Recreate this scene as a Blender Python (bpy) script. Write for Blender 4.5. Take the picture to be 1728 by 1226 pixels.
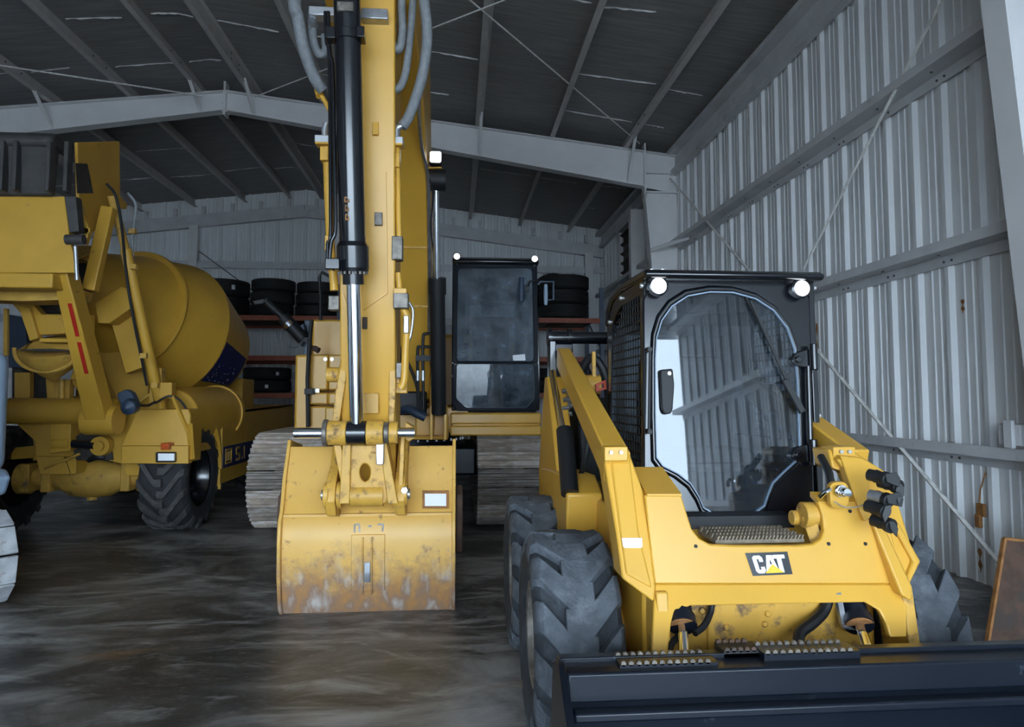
import bpy, bmesh, math, random
from mathutils import Vector, Matrix
random.seed(7)
for o in list(bpy.data.objects):
    bpy.data.objects.remove(o, do_unlink=True)
SC = bpy.context.scene
COL = SC.collection
R = math.radians

# ---------------------------------------------------------------- camera
YAW = math.atan(94 / 1152); PIT = math.atan(72 * math.cos(YAW) / 1152); CAMH = 1.5
cam = bpy.data.cameras.new('camera'); cam.lens = 24; cam.sensor_width = 36; cam.sensor_fit = 'HORIZONTAL'
cam.shift_y = -19 / 1728; cam.clip_start = 0.02; cam.clip_end = 300
camo = bpy.data.objects.new('camera', cam); COL.objects.link(camo)
camo.location = (0, 0, CAMH); camo.rotation_euler = (math.pi / 2 + PIT, 0, -YAW)
SC.camera = camo
# ---------------------------------------------------------------- light: overcast daylight through the open front of the shed
SC.view_settings.view_transform = 'Standard'; SC.view_settings.look = 'None'
SC.view_settings.gamma = 1; SC.view_settings.use_curve_mapping = False
SC.view_settings.exposure = 2.75
w = bpy.data.worlds.new('overcast_sky'); SC.world = w; w.use_nodes = True
wn = w.node_tree.nodes; wn['Background'].inputs[0].default_value = (0.67, 0.835, 1.0, 1); wn['Background'].inputs[1].default_value = 2.2

# ---------------------------------------------------------------- helpers
_cy, _sy, _cp, _sp = math.cos(YAW), math.sin(YAW), math.cos(PIT), math.sin(PIT)
def at(u, v, Y):
    """world point at depth Y seen at photo pixel (u, v) -- measuring aid for laying things out"""
    x = (u - 864) / 1152; y = (594 - v) / 1152
    f = _cp - y * _sp; up = _sp + y * _cp
    X = x * _cy + f * _sy; D = -x * _sy + f * _cy
    return Vector((X * Y / D, Y, CAMH + up * Y / D))
def atx(u, v, X):
    p = at(u, v, 1.0); k = X / p.x
    return Vector((X, k, CAMH + (p.z - CAMH) * k))
def atz(u, v, z=0.0):
    p = at(u, v, 1.0); k = (z - CAMH) / (p.z - CAMH)
    return Vector((p.x * k, k, z))

def NB(): return bmesh.new()
def quadstrip(bm, a, b, closed=True):
    n = len(a)
    for i in range(n if closed else n - 1):
        j = (i + 1) % n
        try: bm.faces.new((a[i], a[j], b[j], b[i]))
        except ValueError: pass
def box(bm, x0, x1, y0, y1, z0, z1):
    v = [bm.verts.new(p) for p in ((x0,y0,z0),(x1,y0,z0),(x1,y1,z0),(x0,y1,z0),(x0,y0,z1),(x1,y0,z1),(x1,y1,z1),(x0,y1,z1))]
    for f in ((0,3,2,1),(4,5,6,7),(0,1,5,4),(1,2,6,5),(2,3,7,6),(3,0,4,7)): bm.faces.new([v[i] for i in f])
    return bm
def cbox(bm, c, s): return box(bm, c[0]-s[0]/2, c[0]+s[0]/2, c[1]-s[1]/2, c[1]+s[1]/2, c[2]-s[2]/2, c[2]+s[2]/2)
def basis(d, up=(0,0,1)):
    d = Vector(d).normalized(); up = Vector(up)
    s = d.cross(up)
    if s.length < 1e-4: s = d.cross(Vector((0,1,0)))
    s.normalize(); return d, s, s.cross(d).normalized()
def beam(bm, p0, p1, w, h, up=(0,0,1), w1=None, h1=None):
    p0, p1 = Vector(p0), Vector(p1); d, s, u = basis(p1 - p0, up)
    w1 = w if w1 is None else w1; h1 = h if h1 is None else h1
    a = [bm.verts.new(p0 + s*i*w/2 + u*j*h/2) for i, j in ((-1,-1),(1,-1),(1,1),(-1,1))]
    b = [bm.verts.new(p1 + s*i*w1/2 + u*j*h1/2) for i, j in ((-1,-1),(1,-1),(1,1),(-1,1))]
    quadstrip(bm, a, b); bm.faces.new(a[::-1]); bm.faces.new(b); return bm
def cyl(bm, p0, p1, r0, r1=None, n=20, cap=True):
    p0, p1 = Vector(p0), Vector(p1); d, s, u = basis(p1 - p0); r1 = r0 if r1 is None else r1
    ring = lambda p, r: [bm.verts.new(p + s*math.cos(2*math.pi*i/n)*r + u*math.sin(2*math.pi*i/n)*r) for i in range(n)]
    a, b = ring(p0, r0), ring(p1, r1); quadstrip(bm, a, b)
    if cap: bm.faces.new(a[::-1]); bm.faces.new(b)
    return bm
def spl(pts, k=8):
    """Catmull-Rom through the points"""
    P = [Vector(p) for p in pts]; P = [P[0]*2 - P[1]] + P + [P[-1]*2 - P[-2]]; out = []
    for i in range(1, len(P) - 2):
        a, b, c, d = P[i-1:i+3]
        for j in range(k):
            t = j / k
            out.append(0.5*((2*b) + (c-a)*t + (2*a-5*b+4*c-d)*t*t + (3*b-a-3*c+d)*t**3))
    out.append(P[-2]); return out
def tube(bm, pts, r, n=8, cap=True):
    P = [Vector(p) for p in pts]; prev = None; up = Vector((0.13, 0.27, 0.95)).normalized()
    for i, p in enumerate(P):
        d = (P[min(i+1, len(P)-1)] - P[max(i-1, 0)]).normalized()
        s = d.cross(up); s.normalize(); u = s.cross(d).normalized(); up = u
        rr = r[i] if isinstance(r, (list, tuple)) else r
        ring = [bm.verts.new(p + s*math.cos(2*math.pi*k/n)*rr + u*math.sin(2*math.pi*k/n)*rr) for k in range(n)]
        if prev: quadstrip(bm, prev, ring)
        elif cap: bm.faces.new(ring[::-1])
        prev = ring
    if cap: bm.faces.new(prev)
    return bm
def plate(bm, pts, vec):
    a = [bm.verts.new(Vector(p)) for p in pts]; vec = Vector(vec); b = [bm.verts.new(Vector(p) + vec) for p in pts]
    bm.faces.new(a[::-1]); bm.faces.new(b); quadstrip(bm, a, b); return bm
def prism(bm, pts, axis, a0, a1):
    if axis == 'x': return plate(bm, [(a0, p[0], p[1]) for p in pts], (a1-a0, 0, 0))
    if axis == 'y': return plate(bm, [(p[0], a0, p[1]) for p in pts], (0, a1-a0, 0))
    return plate(bm, [(p[0], p[1], a0) for p in pts], (0, 0, a1-a0))
def ringplate(bm, outer, inner, vec):
    vec = Vector(vec); V = lambda ps, o: [bm.verts.new(Vector(p) + o) for p in ps]
    z = Vector((0,0,0)); a, b, c, d = V(outer, z), V(inner, z), V(outer, vec), V(inner, vec)
    quadstrip(bm, a, b); quadstrip(bm, c, d); quadstrip(bm, a, c); quadstrip(bm, b, d); return bm
def lathe(bm, prof, origin, axis, n=32, up=(0,0,1), caps=True):
    """prof = [(radius, distance along axis)]"""
    o = Vector(origin); d, s, u = basis(axis, up); prev = None
    for r, t in prof:
        ring = [bm.verts.new(o + d*t + (s*math.cos(2*math.pi*i/n) + u*math.sin(2*math.pi*i/n))*max(r, 1e-4)) for i in range(n)]
        if prev: quadstrip(bm, prev, ring)
        elif caps: bm.faces.new(ring[::-1])
        prev = ring
    if caps: bm.faces.new(prev)
    return bm
def rrect(x0, x1, z0, z1, r, n=5):
    out = []
    for cx, cz, a0 in ((x1-r, z1-r, 0), (x0+r, z1-r, 90), (x0+r, z0+r, 180), (x1-r, z0+r, 270)):
        for i in range(n + 1):
            a = R(a0 + 90*i/n); out.append((cx + r*math.cos(a), cz + r*math.sin(a)))
    return out
def roundpoly(pts, r, n=4):
    """round the corners of a 3-D polygon"""
    P = [Vector(p) for p in pts]; out = []
    rs = r if isinstance(r, (list, tuple)) else [r]*len(P)
    for i, p in enumerate(P):
        a, b = P[i-1] - p, P[(i+1) % len(P)] - p; q = min(rs[i], a.length*0.48, b.length*0.48)
        if q < 1e-5: out.append(p); continue
        s, e = p + a.normalized()*q, p + b.normalized()*q
        for k in range(n + 1):
            t = k / n; out.append(s*(1-t)**2 + p*2*t*(1-t) + e*t*t)
    return out
def rootloc(p):
    while p.parent: p = p.parent
    return p.location.copy()
def obj(name, bm, mat, parent=None, bevel=0.0, seg=2, local=False, sharp=38, label=None, kind=None):
    bmesh.ops.recalc_face_normals(bm, faces=bm.faces)
    me = bpy.data.meshes.new(name)
    if parent is not None and not local: bmesh.ops.translate(bm, verts=bm.verts, vec=-rootloc(parent))
    bm.to_mesh(me); bm.free()
    me.polygons.foreach_set('use_smooth', [True]*len(me.polygons)); me.set_sharp_from_angle(angle=R(sharp))
    me.materials.append(M[mat] if isinstance(mat, str) else mat)
    o = bpy.data.objects.new(name, me); COL.objects.link(o)
    if parent is not None: o.parent = parent
    if bevel:
        b = o.modifiers.new('bevel', 'BEVEL'); b.width = bevel; b.segments = seg; b.limit_method = 'ANGLE'; b.angle_limit = R(40)
    if label: o['label'] = label
    if kind: o['kind'] = kind
    return o
def thing(name, label, cat, loc=(0,0,0), rotz=0, group=None):
    o = bpy.data.objects.new(name, None); COL.objects.link(o); o.location = loc; o.rotation_euler = (0,0,rotz)
    o.empty_display_size = 0.2; o['label'] = label; o['category'] = cat
    if group: o['group'] = group
    bpy.context.view_layer.update(); return o
def tag(o, label, cat, group=None):
    o['label'] = label; o['category'] = cat
    if group: o['group'] = group
    return o
def inst(o, parent, mat4=None, name=None):
    """a copy of one mesh part (shares its mesh)"""
    c = o.copy(); COL.objects.link(c); c.parent = parent
    if name: c.name = name
    if mat4 is not None: c.matrix_basis = mat4
    return c
def copytree(o, parent=None):
    c = o.copy(); COL.objects.link(c); c.parent = parent
    for ch in list(o.children): copytree(ch, c)
    return c
def struct(name, bm, mat, **k):
    o = obj(name, bm, mat, **k); o['kind'] = 'structure'; return o

# ---------------------------------------------------------------- materials
M = {}
def mat(name, col, rough=0.5, metal=0.0, var=0.15, scale=6.0, stretch=(1,1,1), dirt=None, dirt_amt=0.45, dirt_scale=3.0, bump=0.0, bump_scale=60.0, spec=0.5, coat=0.0, soft=0.12, objrand=0.0):
    m = bpy.data.materials.new(name); m.use_nodes = True; N = m.node_tree.nodes; L = m.node_tree.links
    P = N['Principled BSDF']; P.inputs['Roughness'].default_value = rough; P.inputs['Metallic'].default_value = metal
    P.inputs['Specular IOR Level'].default_value = spec; P.inputs['Coat Weight'].default_value = coat; P.inputs['Coat Roughness'].default_value = 0.15
    tc = N.new('ShaderNodeTexCoord'); mp = N.new('ShaderNodeMapping'); mp.inputs['Scale'].default_value = stretch
    L.new(tc.outputs['Object'], mp.inputs[0])
    n1 = N.new('ShaderNodeTexNoise'); n1.inputs['Scale'].default_value = scale; n1.inputs['Detail'].default_value = 6; L.new(mp.outputs[0], n1.inputs['Vector'])
    r1 = N.new('ShaderNodeValToRGB'); r1.color_ramp.elements[0].position = 0.3; r1.color_ramp.elements[1].position = 0.7
    lo = [c*(1-var) for c in col]; hi = [min(1, c*(1+var)) for c in col]
    r1.color_ramp.elements[0].color = (*lo, 1); r1.color_ramp.elements[1].color = (*hi, 1); L.new(n1.outputs[0], r1.inputs[0])
    out = r1.outputs[0]
    if dirt:
        n2 = N.new('ShaderNodeTexNoise'); n2.inputs['Scale'].default_value = dirt_scale; n2.inputs['Detail'].default_value = 9; n2.inputs['Roughness'].default_value = 0.68
        L.new(mp.outputs[0], n2.inputs['Vector'])
        r2 = N.new('ShaderNodeValToRGB'); r2.color_ramp.elements[0].position = 1 - dirt_amt; r2.color_ramp.elements[1].position = min(1, 1 - dirt_amt + soft)
        L.new(n2.outputs[0], r2.inputs[0])
        mx = N.new('ShaderNodeMix'); mx.data_type = 'RGBA'; mx.inputs[7].default_value = (*dirt, 1)
        L.new(r2.outputs[0], mx.inputs[0]); L.new(out, mx.inputs[6]); out = mx.outputs[2]
        rr = N.new('ShaderNodeMath'); rr.operation = 'MULTIPLY_ADD'; rr.inputs[1].default_value = 0.85 - rough; rr.inputs[2].default_value = rough; rr.use_clamp = True
        L.new(r2.outputs[0], rr.inputs[0]); L.new(rr.outputs[0], P.inputs['Roughness'])
    if objrand:
        oi = N.new('ShaderNodeObjectInfo'); hs = N.new('ShaderNodeHueSaturation'); mr = N.new('ShaderNodeMapRange'); mr.inputs[3].default_value = 1-objrand; mr.inputs[4].default_value = 1+objrand*0.4
        L.new(oi.outputs['Random'], mr.inputs[0]); L.new(mr.outputs[0], hs.inputs['Value']); L.new(out, hs.inputs['Color']); out = hs.outputs[0]
    L.new(out, P.inputs['Base Color'])
    if bump:
        n3 = N.new('ShaderNodeTexNoise'); n3.inputs['Scale'].default_value = bump_scale; n3.inputs['Detail'].default_value = 5; L.new(mp.outputs[0], n3.inputs['Vector'])
        b = N.new('ShaderNodeBump'); b.inputs['Strength'].default_value = bump; b.inputs['Distance'].default_value = 0.02
        L.new(n3.outputs[0], b.inputs['Height']); L.new(b.outputs[0], P.inputs['Normal'])
    M[name] = m; return m
def glassmat(name, tint, haze=(0.3,0.33,0.36), haze_amt=0.1, refl=1.0):
    m = bpy.data.materials.new(name); m.use_nodes = True; N = m.node_tree.nodes; L = m.node_tree.links
    out = N['Material Output']; N.remove(N['Principled BSDF'])
    tr = N.new('ShaderNodeBsdfTransparent'); tr.inputs[0].default_value = (*tint, 1)
    gl = N.new('ShaderNodeBsdfGlossy'); gl.inputs['Roughness'].default_value = 0.015; gl.inputs[0].default_value = (1,1,1,1)
    fr = N.new('ShaderNodeFresnel'); fr.inputs[0].default_value = 1.55
    fm = N.new('ShaderNodeMath'); fm.operation = 'MULTIPLY'; fm.inputs[1].default_value = refl; fm.use_clamp = True; L.new(fr.outputs[0], fm.inputs[0])
    df = N.new('ShaderNodeBsdfDiffuse'); df.inputs[0].default_value = (*haze, 1)
    tc = N.new('ShaderNodeTexCoord'); nz = N.new('ShaderNodeTexNoise'); nz.inputs['Scale'].default_value = 5; nz.inputs['Detail'].default_value = 10; nz.inputs['Roughness'].default_value = 0.7
    L.new(tc.outputs['Object'], nz.inputs['Vector'])
    hr = N.new('ShaderNodeMapRange'); hr.inputs[1].default_value = 0.4; hr.inputs[2].default_value = 0.75; hr.inputs[3].default_value = haze_amt*0.4; hr.inputs[4].default_value = haze_amt*1.9
    L.new(nz.outputs[0], hr.inputs[0])
    m1 = N.new('ShaderNodeMixShader'); m2 = N.new('ShaderNodeMixShader')
    L.new(hr.outputs[0], m1.inputs[0]); L.new(tr.outputs[0], m1.inputs[1]); L.new(df.outputs[0], m1.inputs[2])
    L.new(fm.outputs[0], m2.inputs[0]); L.new(m1.outputs[0], m2.inputs[1]); L.new(gl.outputs[0], m2.inputs[2]); L.new(m2.outputs[0], out.inputs[0])
    M[name] = m; return m
YEL = (0.68, 0.365, 0.045)
mat('yellow', YEL, rough=0.38, var=0.05, scale=3, dirt=(0.20,0.13,0.05), dirt_amt=0.30, dirt_scale=7, coat=0.06)
mat('yellow_worn', (0.64,0.35,0.055), rough=0.45, var=0.10, scale=9, dirt=(0.20,0.12,0.06), dirt_amt=0.47, dirt_scale=11)
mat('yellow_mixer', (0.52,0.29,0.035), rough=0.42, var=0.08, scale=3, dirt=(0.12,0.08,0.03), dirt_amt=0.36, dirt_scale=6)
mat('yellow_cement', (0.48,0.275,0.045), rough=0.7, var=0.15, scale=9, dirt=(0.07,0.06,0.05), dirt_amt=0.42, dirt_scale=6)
mat('black_paint', (0.005,0.006,0.009), rough=0.22, var=0.1, spec=0.6, coat=0.3)
mat('black_matte', (0.008,0.0085,0.010), rough=0.55, var=0.2)
mat('dark_navy', (0.006,0.009,0.016), rough=0.33, var=0.1, dirt=(0.10,0.12,0.15), dirt_amt=0.36, dirt_scale=7, spec=0.35)
mat('rubber_black', (0.016,0.016,0.017), rough=0.75, var=0.25, bump=0.2)
mat('rubber_dusty', (0.022,0.026,0.032), rough=0.8, var=0.35, scale=14, dirt=(0.07,0.077,0.09), dirt_amt=0.48, dirt_scale=10, bump=0.3, bump_scale=90, soft=0.3)
mat('rubber_lug', (0.075,0.085,0.10), rough=0.8, var=0.35, scale=14, dirt=(0.20,0.215,0.24), dirt_amt=0.47, dirt_scale=10, bump=0.3, bump_scale=90, soft=0.3)
mat('rubber_lug_brown', (0.055,0.052,0.052), rough=0.8, var=0.3, scale=12, dirt=(0.17,0.14,0.115), dirt_amt=0.46, dirt_scale=9, bump=0.3, soft=0.25)
mat('rubber_mixer', (0.018,0.019,0.022), rough=0.8, var=0.3, scale=12, dirt=(0.05,0.045,0.04), dirt_amt=0.42, dirt_scale=9, bump=0.3, soft=0.25)
mat('hose_grey', (0.20,0.21,0.22), rough=0.6, var=0.15, scale=30, bump=0.3, bump_scale=120)
mat('chrome', (0.75,0.78,0.82), rough=0.13, metal=1.0, var=0.06, scale=10)
mat('steel', (0.42,0.43,0.45), rough=0.35, metal=0.8, var=0.2, scale=20)
mat('bolt_zinc', (0.55,0.56,0.58), rough=0.35, metal=0.7, var=0.1)
mat('greasy_steel', (0.16,0.14,0.12), rough=0.45, metal=0.4, var=0.4, scale=25, dirt=(0.4,0.38,0.34), dirt_amt=0.42, dirt_scale=20)
mat('track_steel', (0.36,0.295,0.24), rough=0.6, metal=0.1, var=0.3, scale=7, stretch=(1,2,2), dirt=(0.60,0.58,0.56), dirt_amt=0.50, dirt_scale=5, bump=0.15, soft=0.2, objrand=0.55)
mat('track_dusty', (0.36,0.37,0.38), rough=0.75, var=0.25, scale=9, dirt=(0.22,0.15,0.10), dirt_amt=0.42, dirt_scale=12, bump=0.3, soft=0.2)
mat('rust', (0.085,0.046,0.030), rough=0.8, var=0.35, scale=9, dirt=(0.06,0.045,0.038), dirt_amt=0.5, dirt_scale=5, bump=0.2)
mat('rust_orange', (0.30,0.13,0.04), rough=0.8, var=0.35, scale=14)
mat('shelf_orange', (0.36,0.085,0.04), rough=0.5, var=0.2, scale=9, dirt=(0.10,0.05,0.03), dirt_amt=0.4)
mat('rack_blue', (0.09,0.12,0.17), rough=0.5, var=0.15)
mat('wood_dark', (0.09,0.06,0.03), rough=0.8, var=0.3, stretch=(1,8,8))
mat('grey_blue', (0.22,0.29,0.38), rough=0.4, var=0.08, scale=4)
mat('blue_deep', (0.004,0.014,0.085), rough=0.4, var=0.1)
mat('mirror_blue', (0.018,0.035,0.065), rough=0.5, var=0.1)
mat('red_tape', (0.40,0.02,0.012), rough=0.35, var=0.1)
mat('red_paint', (0.5,0.05,0.015), rough=0.4, var=0.1)
mat('orange_lens', (0.45,0.07,0.01), rough=0.25, var=0.4, scale=40)
mat('white_label', (0.85,0.86,0.88), rough=0.5, var=0.03)
mat('white_paint', (0.8,0.82,0.84), rough=0.45, var=0.03)
mat('seat_black', (0.022,0.023,0.026), rough=0.8, var=0.15)
mat('mixer_dark', (0.040,0.036,0.032), rough=0.85, var=0.4, scale=12, bump=0.4)  # dark tone of several mixer parts, and of the painted recess shade
mat('bucket_steel', (0.042,0.039,0.038), rough=0.6, var=0.3, scale=8, dirt=(0.11,0.10,0.095), dirt_amt=0.36, dirt_scale=5)
mat('step_tan', (0.30,0.24,0.17), rough=0.7, var=0.3, scale=30)
mat('wall_sheet', (0.80,0.81,0.82), rough=0.5, var=0.07, scale=1.5, stretch=(2,2,0.3), dirt=(0.58,0.57,0.56), dirt_amt=0.38, dirt_scale=2.5, soft=0.3)
mat('frame_paint', (0.76,0.75,0.75), rough=0.5, var=0.06, scale=2, dirt=(0.40,0.34,0.29), dirt_amt=0.36, dirt_scale=3, soft=0.25)
mat('girt_paint', (0.62,0.62,0.63), rough=0.5, var=0.10, scale=3, dirt=(0.30,0.28,0.26), dirt_amt=0.42, dirt_scale=4, soft=0.3)
mat('purlin_paint', (0.56,0.525,0.50), rough=0.55, var=0.10, scale=3, dirt=(0.30,0.28,0.27), dirt_amt=0.42, dirt_scale=3, soft=0.3)
mat('roof_foil', (0.30,0.285,0.275), rough=0.6, var=0.22, scale=5, stretch=(0.35,5,1), dirt=(0.20,0.19,0.183), dirt_amt=0.5, dirt_scale=2.5, soft=0.35, bump=0.15, bump_scale=9)
mat('seam_white', (0.62,0.62,0.60), rough=0.6, var=0.25, scale=6)
mat('wire', (0.75,0.74,0.70), rough=0.6, var=0.2, scale=20)
mat('wire_dark', (0.10,0.10,0.11), rough=0.6, var=0.2, scale=20)
mat('clear_lens', (0.9,0.93,0.96), rough=0.08, var=0.02)
mat('interior', (0.03,0.032,0.035), rough=0.8, var=0.2)
def lampmat(name, col, s):
    m = mat(name, col, rough=0.1, var=0.02); P = m.node_tree.nodes['Principled BSDF']
    P.inputs['Emission Color'].default_value = (0.93,0.97,1,1); P.inputs['Emission Strength'].default_value = s
lampmat('lamp_lens', (0.9,0.92,0.95), 0.8)  # emission put in for light the unlit lenses reflect
glassmat('glass_skid', (0.36,0.40,0.44), haze=(0.34,0.40,0.47), haze_amt=0.045, refl=1.25)
glassmat('glass_dark', (0.12,0.13,0.14), haze=(0.1,0.1,0.1), haze_amt=0.03, refl=0.8)
glassmat('glass_cab', (0.45,0.50,0.54), haze=(0.30,0.36,0.43), haze_amt=0.26, refl=1.0)  # haze raised beyond dirt, painting in sky reflected by the cab glass

def nodesof(m):
    nt = m.node_tree; return nt.nodes, nt.links, nt.nodes['Principled BSDF']
# excavator bucket: paint worn to rust and bare steel towards the ground edge
m = mat('bucket_yellow', (0.70,0.40,0.085), rough=0.42, var=0.06, scale=4, dirt=(0.22,0.12,0.05), dirt_amt=0.40, dirt_scale=14)
N, L, P = nodesof(m); base = P.inputs['Base Color'].links[0].from_socket
tc = N.new('ShaderNodeTexCoord'); sx = N.new('ShaderNodeSeparateXYZ'); L.new(tc.outputs['Object'], sx.inputs[0])
nz = N.new('ShaderNodeTexNoise'); nz.inputs['Scale'].default_value = 7; nz.inputs['Detail'].default_value = 11; nz.inputs['Roughness'].default_value = 0.78; L.new(tc.outputs['Object'], nz.inputs['Vector'])
ma = N.new('ShaderNodeMath'); ma.operation = 'MULTIPLY_ADD'; ma.inputs[1].default_value = 0.9; L.new(nz.outputs[0], ma.inputs[0]); 
neg = N.new('ShaderNodeMath'); neg.operation = 'MULTIPLY_ADD'; neg.inputs[1].default_value = -1.0; neg.inputs[2].default_value = 0.37; L.new(sx.outputs[2], neg.inputs[0]); L.new(neg.outputs[0], ma.inputs[2])
rp = N.new('ShaderNodeValToRGB'); rp.color_ramp.elements[0].position = 0.36; rp.color_ramp.elements[1].position = 0.66; L.new(ma.outputs[0], rp.inputs[0])
nz2 = N.new('ShaderNodeTexNoise'); nz2.inputs['Scale'].default_value = 9; nz2.inputs['Detail'].default_value = 8; mp = N.new('ShaderNodeMapping'); mp.inputs['Scale'].default_value = (1.7,1,0.8)
L.new(tc.outputs['Object'], mp.inputs[0]); L.new(mp.outputs[0], nz2.inputs['Vector'])
rp2 = N.new('ShaderNodeValToRGB'); e = rp2.color_ramp.elements; e[0].position = 0.34; e[0].color = (0.40,0.20,0.07,1); e[1].position = 0.74; e[1].color = (0.48,0.43,0.39,1)
k = e.new(0.52); k.color = (0.28,0.17,0.11,1); L.new(nz2.outputs[0], rp2.inputs[0])
mx = N.new('ShaderNodeMix'); mx.data_type = 'RGBA'; L.new(rp.outputs[0], mx.inputs[0]); L.new(base, mx.inputs[6]); L.new(rp2.outputs[0], mx.inputs[7]); L.new(mx.outputs[2], P.inputs['Base Color'])
# workshop floor: oily concrete, swept streaks, pale scuffs, rusty stains
m = mat('concrete_floor', (0.1,0.1,0.1), rough=0.42, var=0.3, bump=0.10, bump_scale=25)
N, L, P = nodesof(m); tc = N.new('ShaderNodeTexCoord')
def fnoise(scale, stretch, rot, detail=9, rough=0.62, dist=0.8):
    mp = N.new('ShaderNodeMapping'); mp.inputs['Scale'].default_value = stretch; mp.inputs['Rotation'].default_value = (0,0,rot); L.new(tc.outputs['Object'], mp.inputs[0])
    nz = N.new('ShaderNodeTexNoise'); nz.inputs['Scale'].default_value = scale; nz.inputs['Detail'].default_value = detail; nz.inputs['Roughness'].default_value = rough; nz.inputs['Distortion'].default_value = dist
    L.new(mp.outputs[0], nz.inputs['Vector']); return nz.outputs[0]
rp = N.new('ShaderNodeValToRGB'); e = rp.color_ramp.elements; e[0].position = 0.34; e[0].color = (0.026,0.026,0.028,1); e[1].position = 0.72; e[1].color = (0.50,0.48,0.465,1)
for q, c in ((0.45,(0.064,0.061,0.059,1)), (0.52,(0.15,0.140,0.132,1)), (0.60,(0.30,0.288,0.28,1))): k = e.new(q); k.color = c
L.new(fnoise(1.05, (0.62,1.05,1), 0.5), rp.inputs[0]); base = rp.outputs[0]
def overlay(base, scale, stretch, lo, hi, col, amt=1.0, rot=0.0, **kw):
    mr = N.new('ShaderNodeMapRange'); mr.inputs[1].default_value = lo; mr.inputs[2].default_value = hi; mr.inputs[4].default_value = amt; L.new(fnoise(scale, stretch, rot, **kw), mr.inputs[0])
    mx = N.new('ShaderNodeMix'); mx.data_type = 'RGBA'; mx.inputs[7].default_value = (*col, 1); L.new(mr.outputs[0], mx.inputs[0]); L.new(base, mx.inputs[6]); return mx.outputs[2]
base = overlay(base, 2.6, (0.55,1.5,1), 0.53, 0.68, (0.44,0.43,0.42), 0.7, rot=0.45)
base = overlay(base, 2.2, (0.6,1.5,1), 0.53, 0.66, (0.022,0.022,0.024), 0.8, rot=-0.4)
base = overlay(base, 14.0, (0.6,1.5,1), 0.56, 0.72, (0.30,0.29,0.285), 0.45, rot=0.5)
base = overlay(base, 1.0, (0.6,1.6,1), 0.60, 0.70, (0.24,0.125,0.045), 0.7, rot=-0.1)
base = overlay(base, 11.0, (0.8,1.2,1), 0.735, 0.75, (0.65,0.67,0.70), 0.8, detail=4, dist=0.2)
L.new(base, P.inputs['Base Color'])
mat('concrete_apron', (0.46,0.45,0.44), rough=0.8, var=0.12, scale=1.5)
# ================================================================ the shed
XR, XL, RID = 4.2, -12.6, -4.2
YB, YF = 19.2, -6.0
def rafz(x): return 7.0 - 0.115 * abs(x - RID)     # top of the rafters
def roofz(x): return rafz(x) + 0.22
bm = NB(); box(bm, XL - 0.2, XR + 0.2, YF - 0.3, YB + 0.2, -0.2, 0); floor = struct('floor', bm, 'concrete_floor')
bm = NB(); box(bm, -45, 45, -50, YF - 0.3, -0.25, -0.03); struct('ground_apron', bm, 'concrete_apron')

PITCH = 0.38
def ribprofile(n):
    """(s, h) along n pitches: one tall rib and two low ones per pitch"""
    out = []
    for i in range(n):
        b = i * PITCH
        out += [(b, 0), (b+0.026, 0.04), (b+0.072, 0.04), (b+0.098, 0)]
        for q in (0.185, 0.275): out += [(b+q-0.014, 0), (b+q-0.006, 0.009), (b+q+0.014, 0.009), (b+q+0.022, 0)]
    out.append((n * PITCH, 0)); return out
def sheet(pos, topf, bot=0.0, n=3, thick=0.004):
    """pos(s, h) -> (x, y); corrugated sheet standing from bot to topf(x)"""
    bm = NB(); pr = ribprofile(n)
    rows = [[], []]
    for s, h in pr:
        x, y = pos(s, h); rows[0].append(bm.verts.new((x, y, bot))); rows[1].append(bm.verts.new((x, y, topf(x))))
    quadstrip(bm, rows[0], rows[1], closed=False); return bm
# right wall ---------------------------------------------------------------------------
SW = 3 * PITCH
bm = NB(); box(bm, XR + 0.01, XR + 0.06, YF, YB, 0, 6.28); wr = struct('wall_right', bm, 'wall_sheet')
first = None; y = YF
while y < YB - 0.02:
    if first is None:
        bm = sheet(lambda s, h: (XR - h, YF + s), lambda x: 6.24); first = obj('wall_panel', bm, 'wall_sheet', wr, sharp=20)
    else:
        c = inst(first, wr); c.location = (0, y - YF, 0)
    y += SW
# Z girts: inner lip up, web level, outer flange down against the sheet
def girt(parent, z, y0, y1, m='girt_paint'):
    d = 0.2; t = 0.012
    prof = [(XR-0.04, z-0.09), (XR-0.04, z+t), (XR-0.04-d+t, z+t), (XR-0.04-d+t, z+0.085), (XR-0.04-d, z+0.085), (XR-0.04-d, z), (XR-0.04-t, z), (XR-0.04-t, z-0.09)]
    bm = NB(); prism(bm, prof, 'y', y0, y1); g = obj('girt', bm, m, parent)
    bb = NB()
    yy = y0 + 0.3
    while yy < y1:
        for k in (0, 0.09): cyl(bb, (XR-0.04-t, yy+k, z-0.05), (XR-0.04-t-0.008, yy+k, z-0.05), 0.011, n=8)
        cyl(bb, (XR-0.14, yy+0.04, z), (XR-0.14, yy+0.04, z-0.008), 0.012, n=8)
        yy += 0.76
    obj('girt_bolts', bb, 'wire_dark', g, kind='stuff')
for z in (1.03, 2.68, 4.27):
    for y0, y1 in ((YF, 4.1), (4.3, 12.4), (12.6, YB)): girt(wr, z, y0, y1)
bm = NB(); prism(bm, [(XR-0.04,5.66),(XR-0.04,6.12),(XR-0.22,6.12),(XR-0.22,6.04),(XR-0.06,6.04),(XR-0.06,5.75),(XR-0.16,5.75),(XR-0.16,5.66)], 'y', YF, YB); obj('eave_strut', bm, 'girt_paint', wr)
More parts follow.
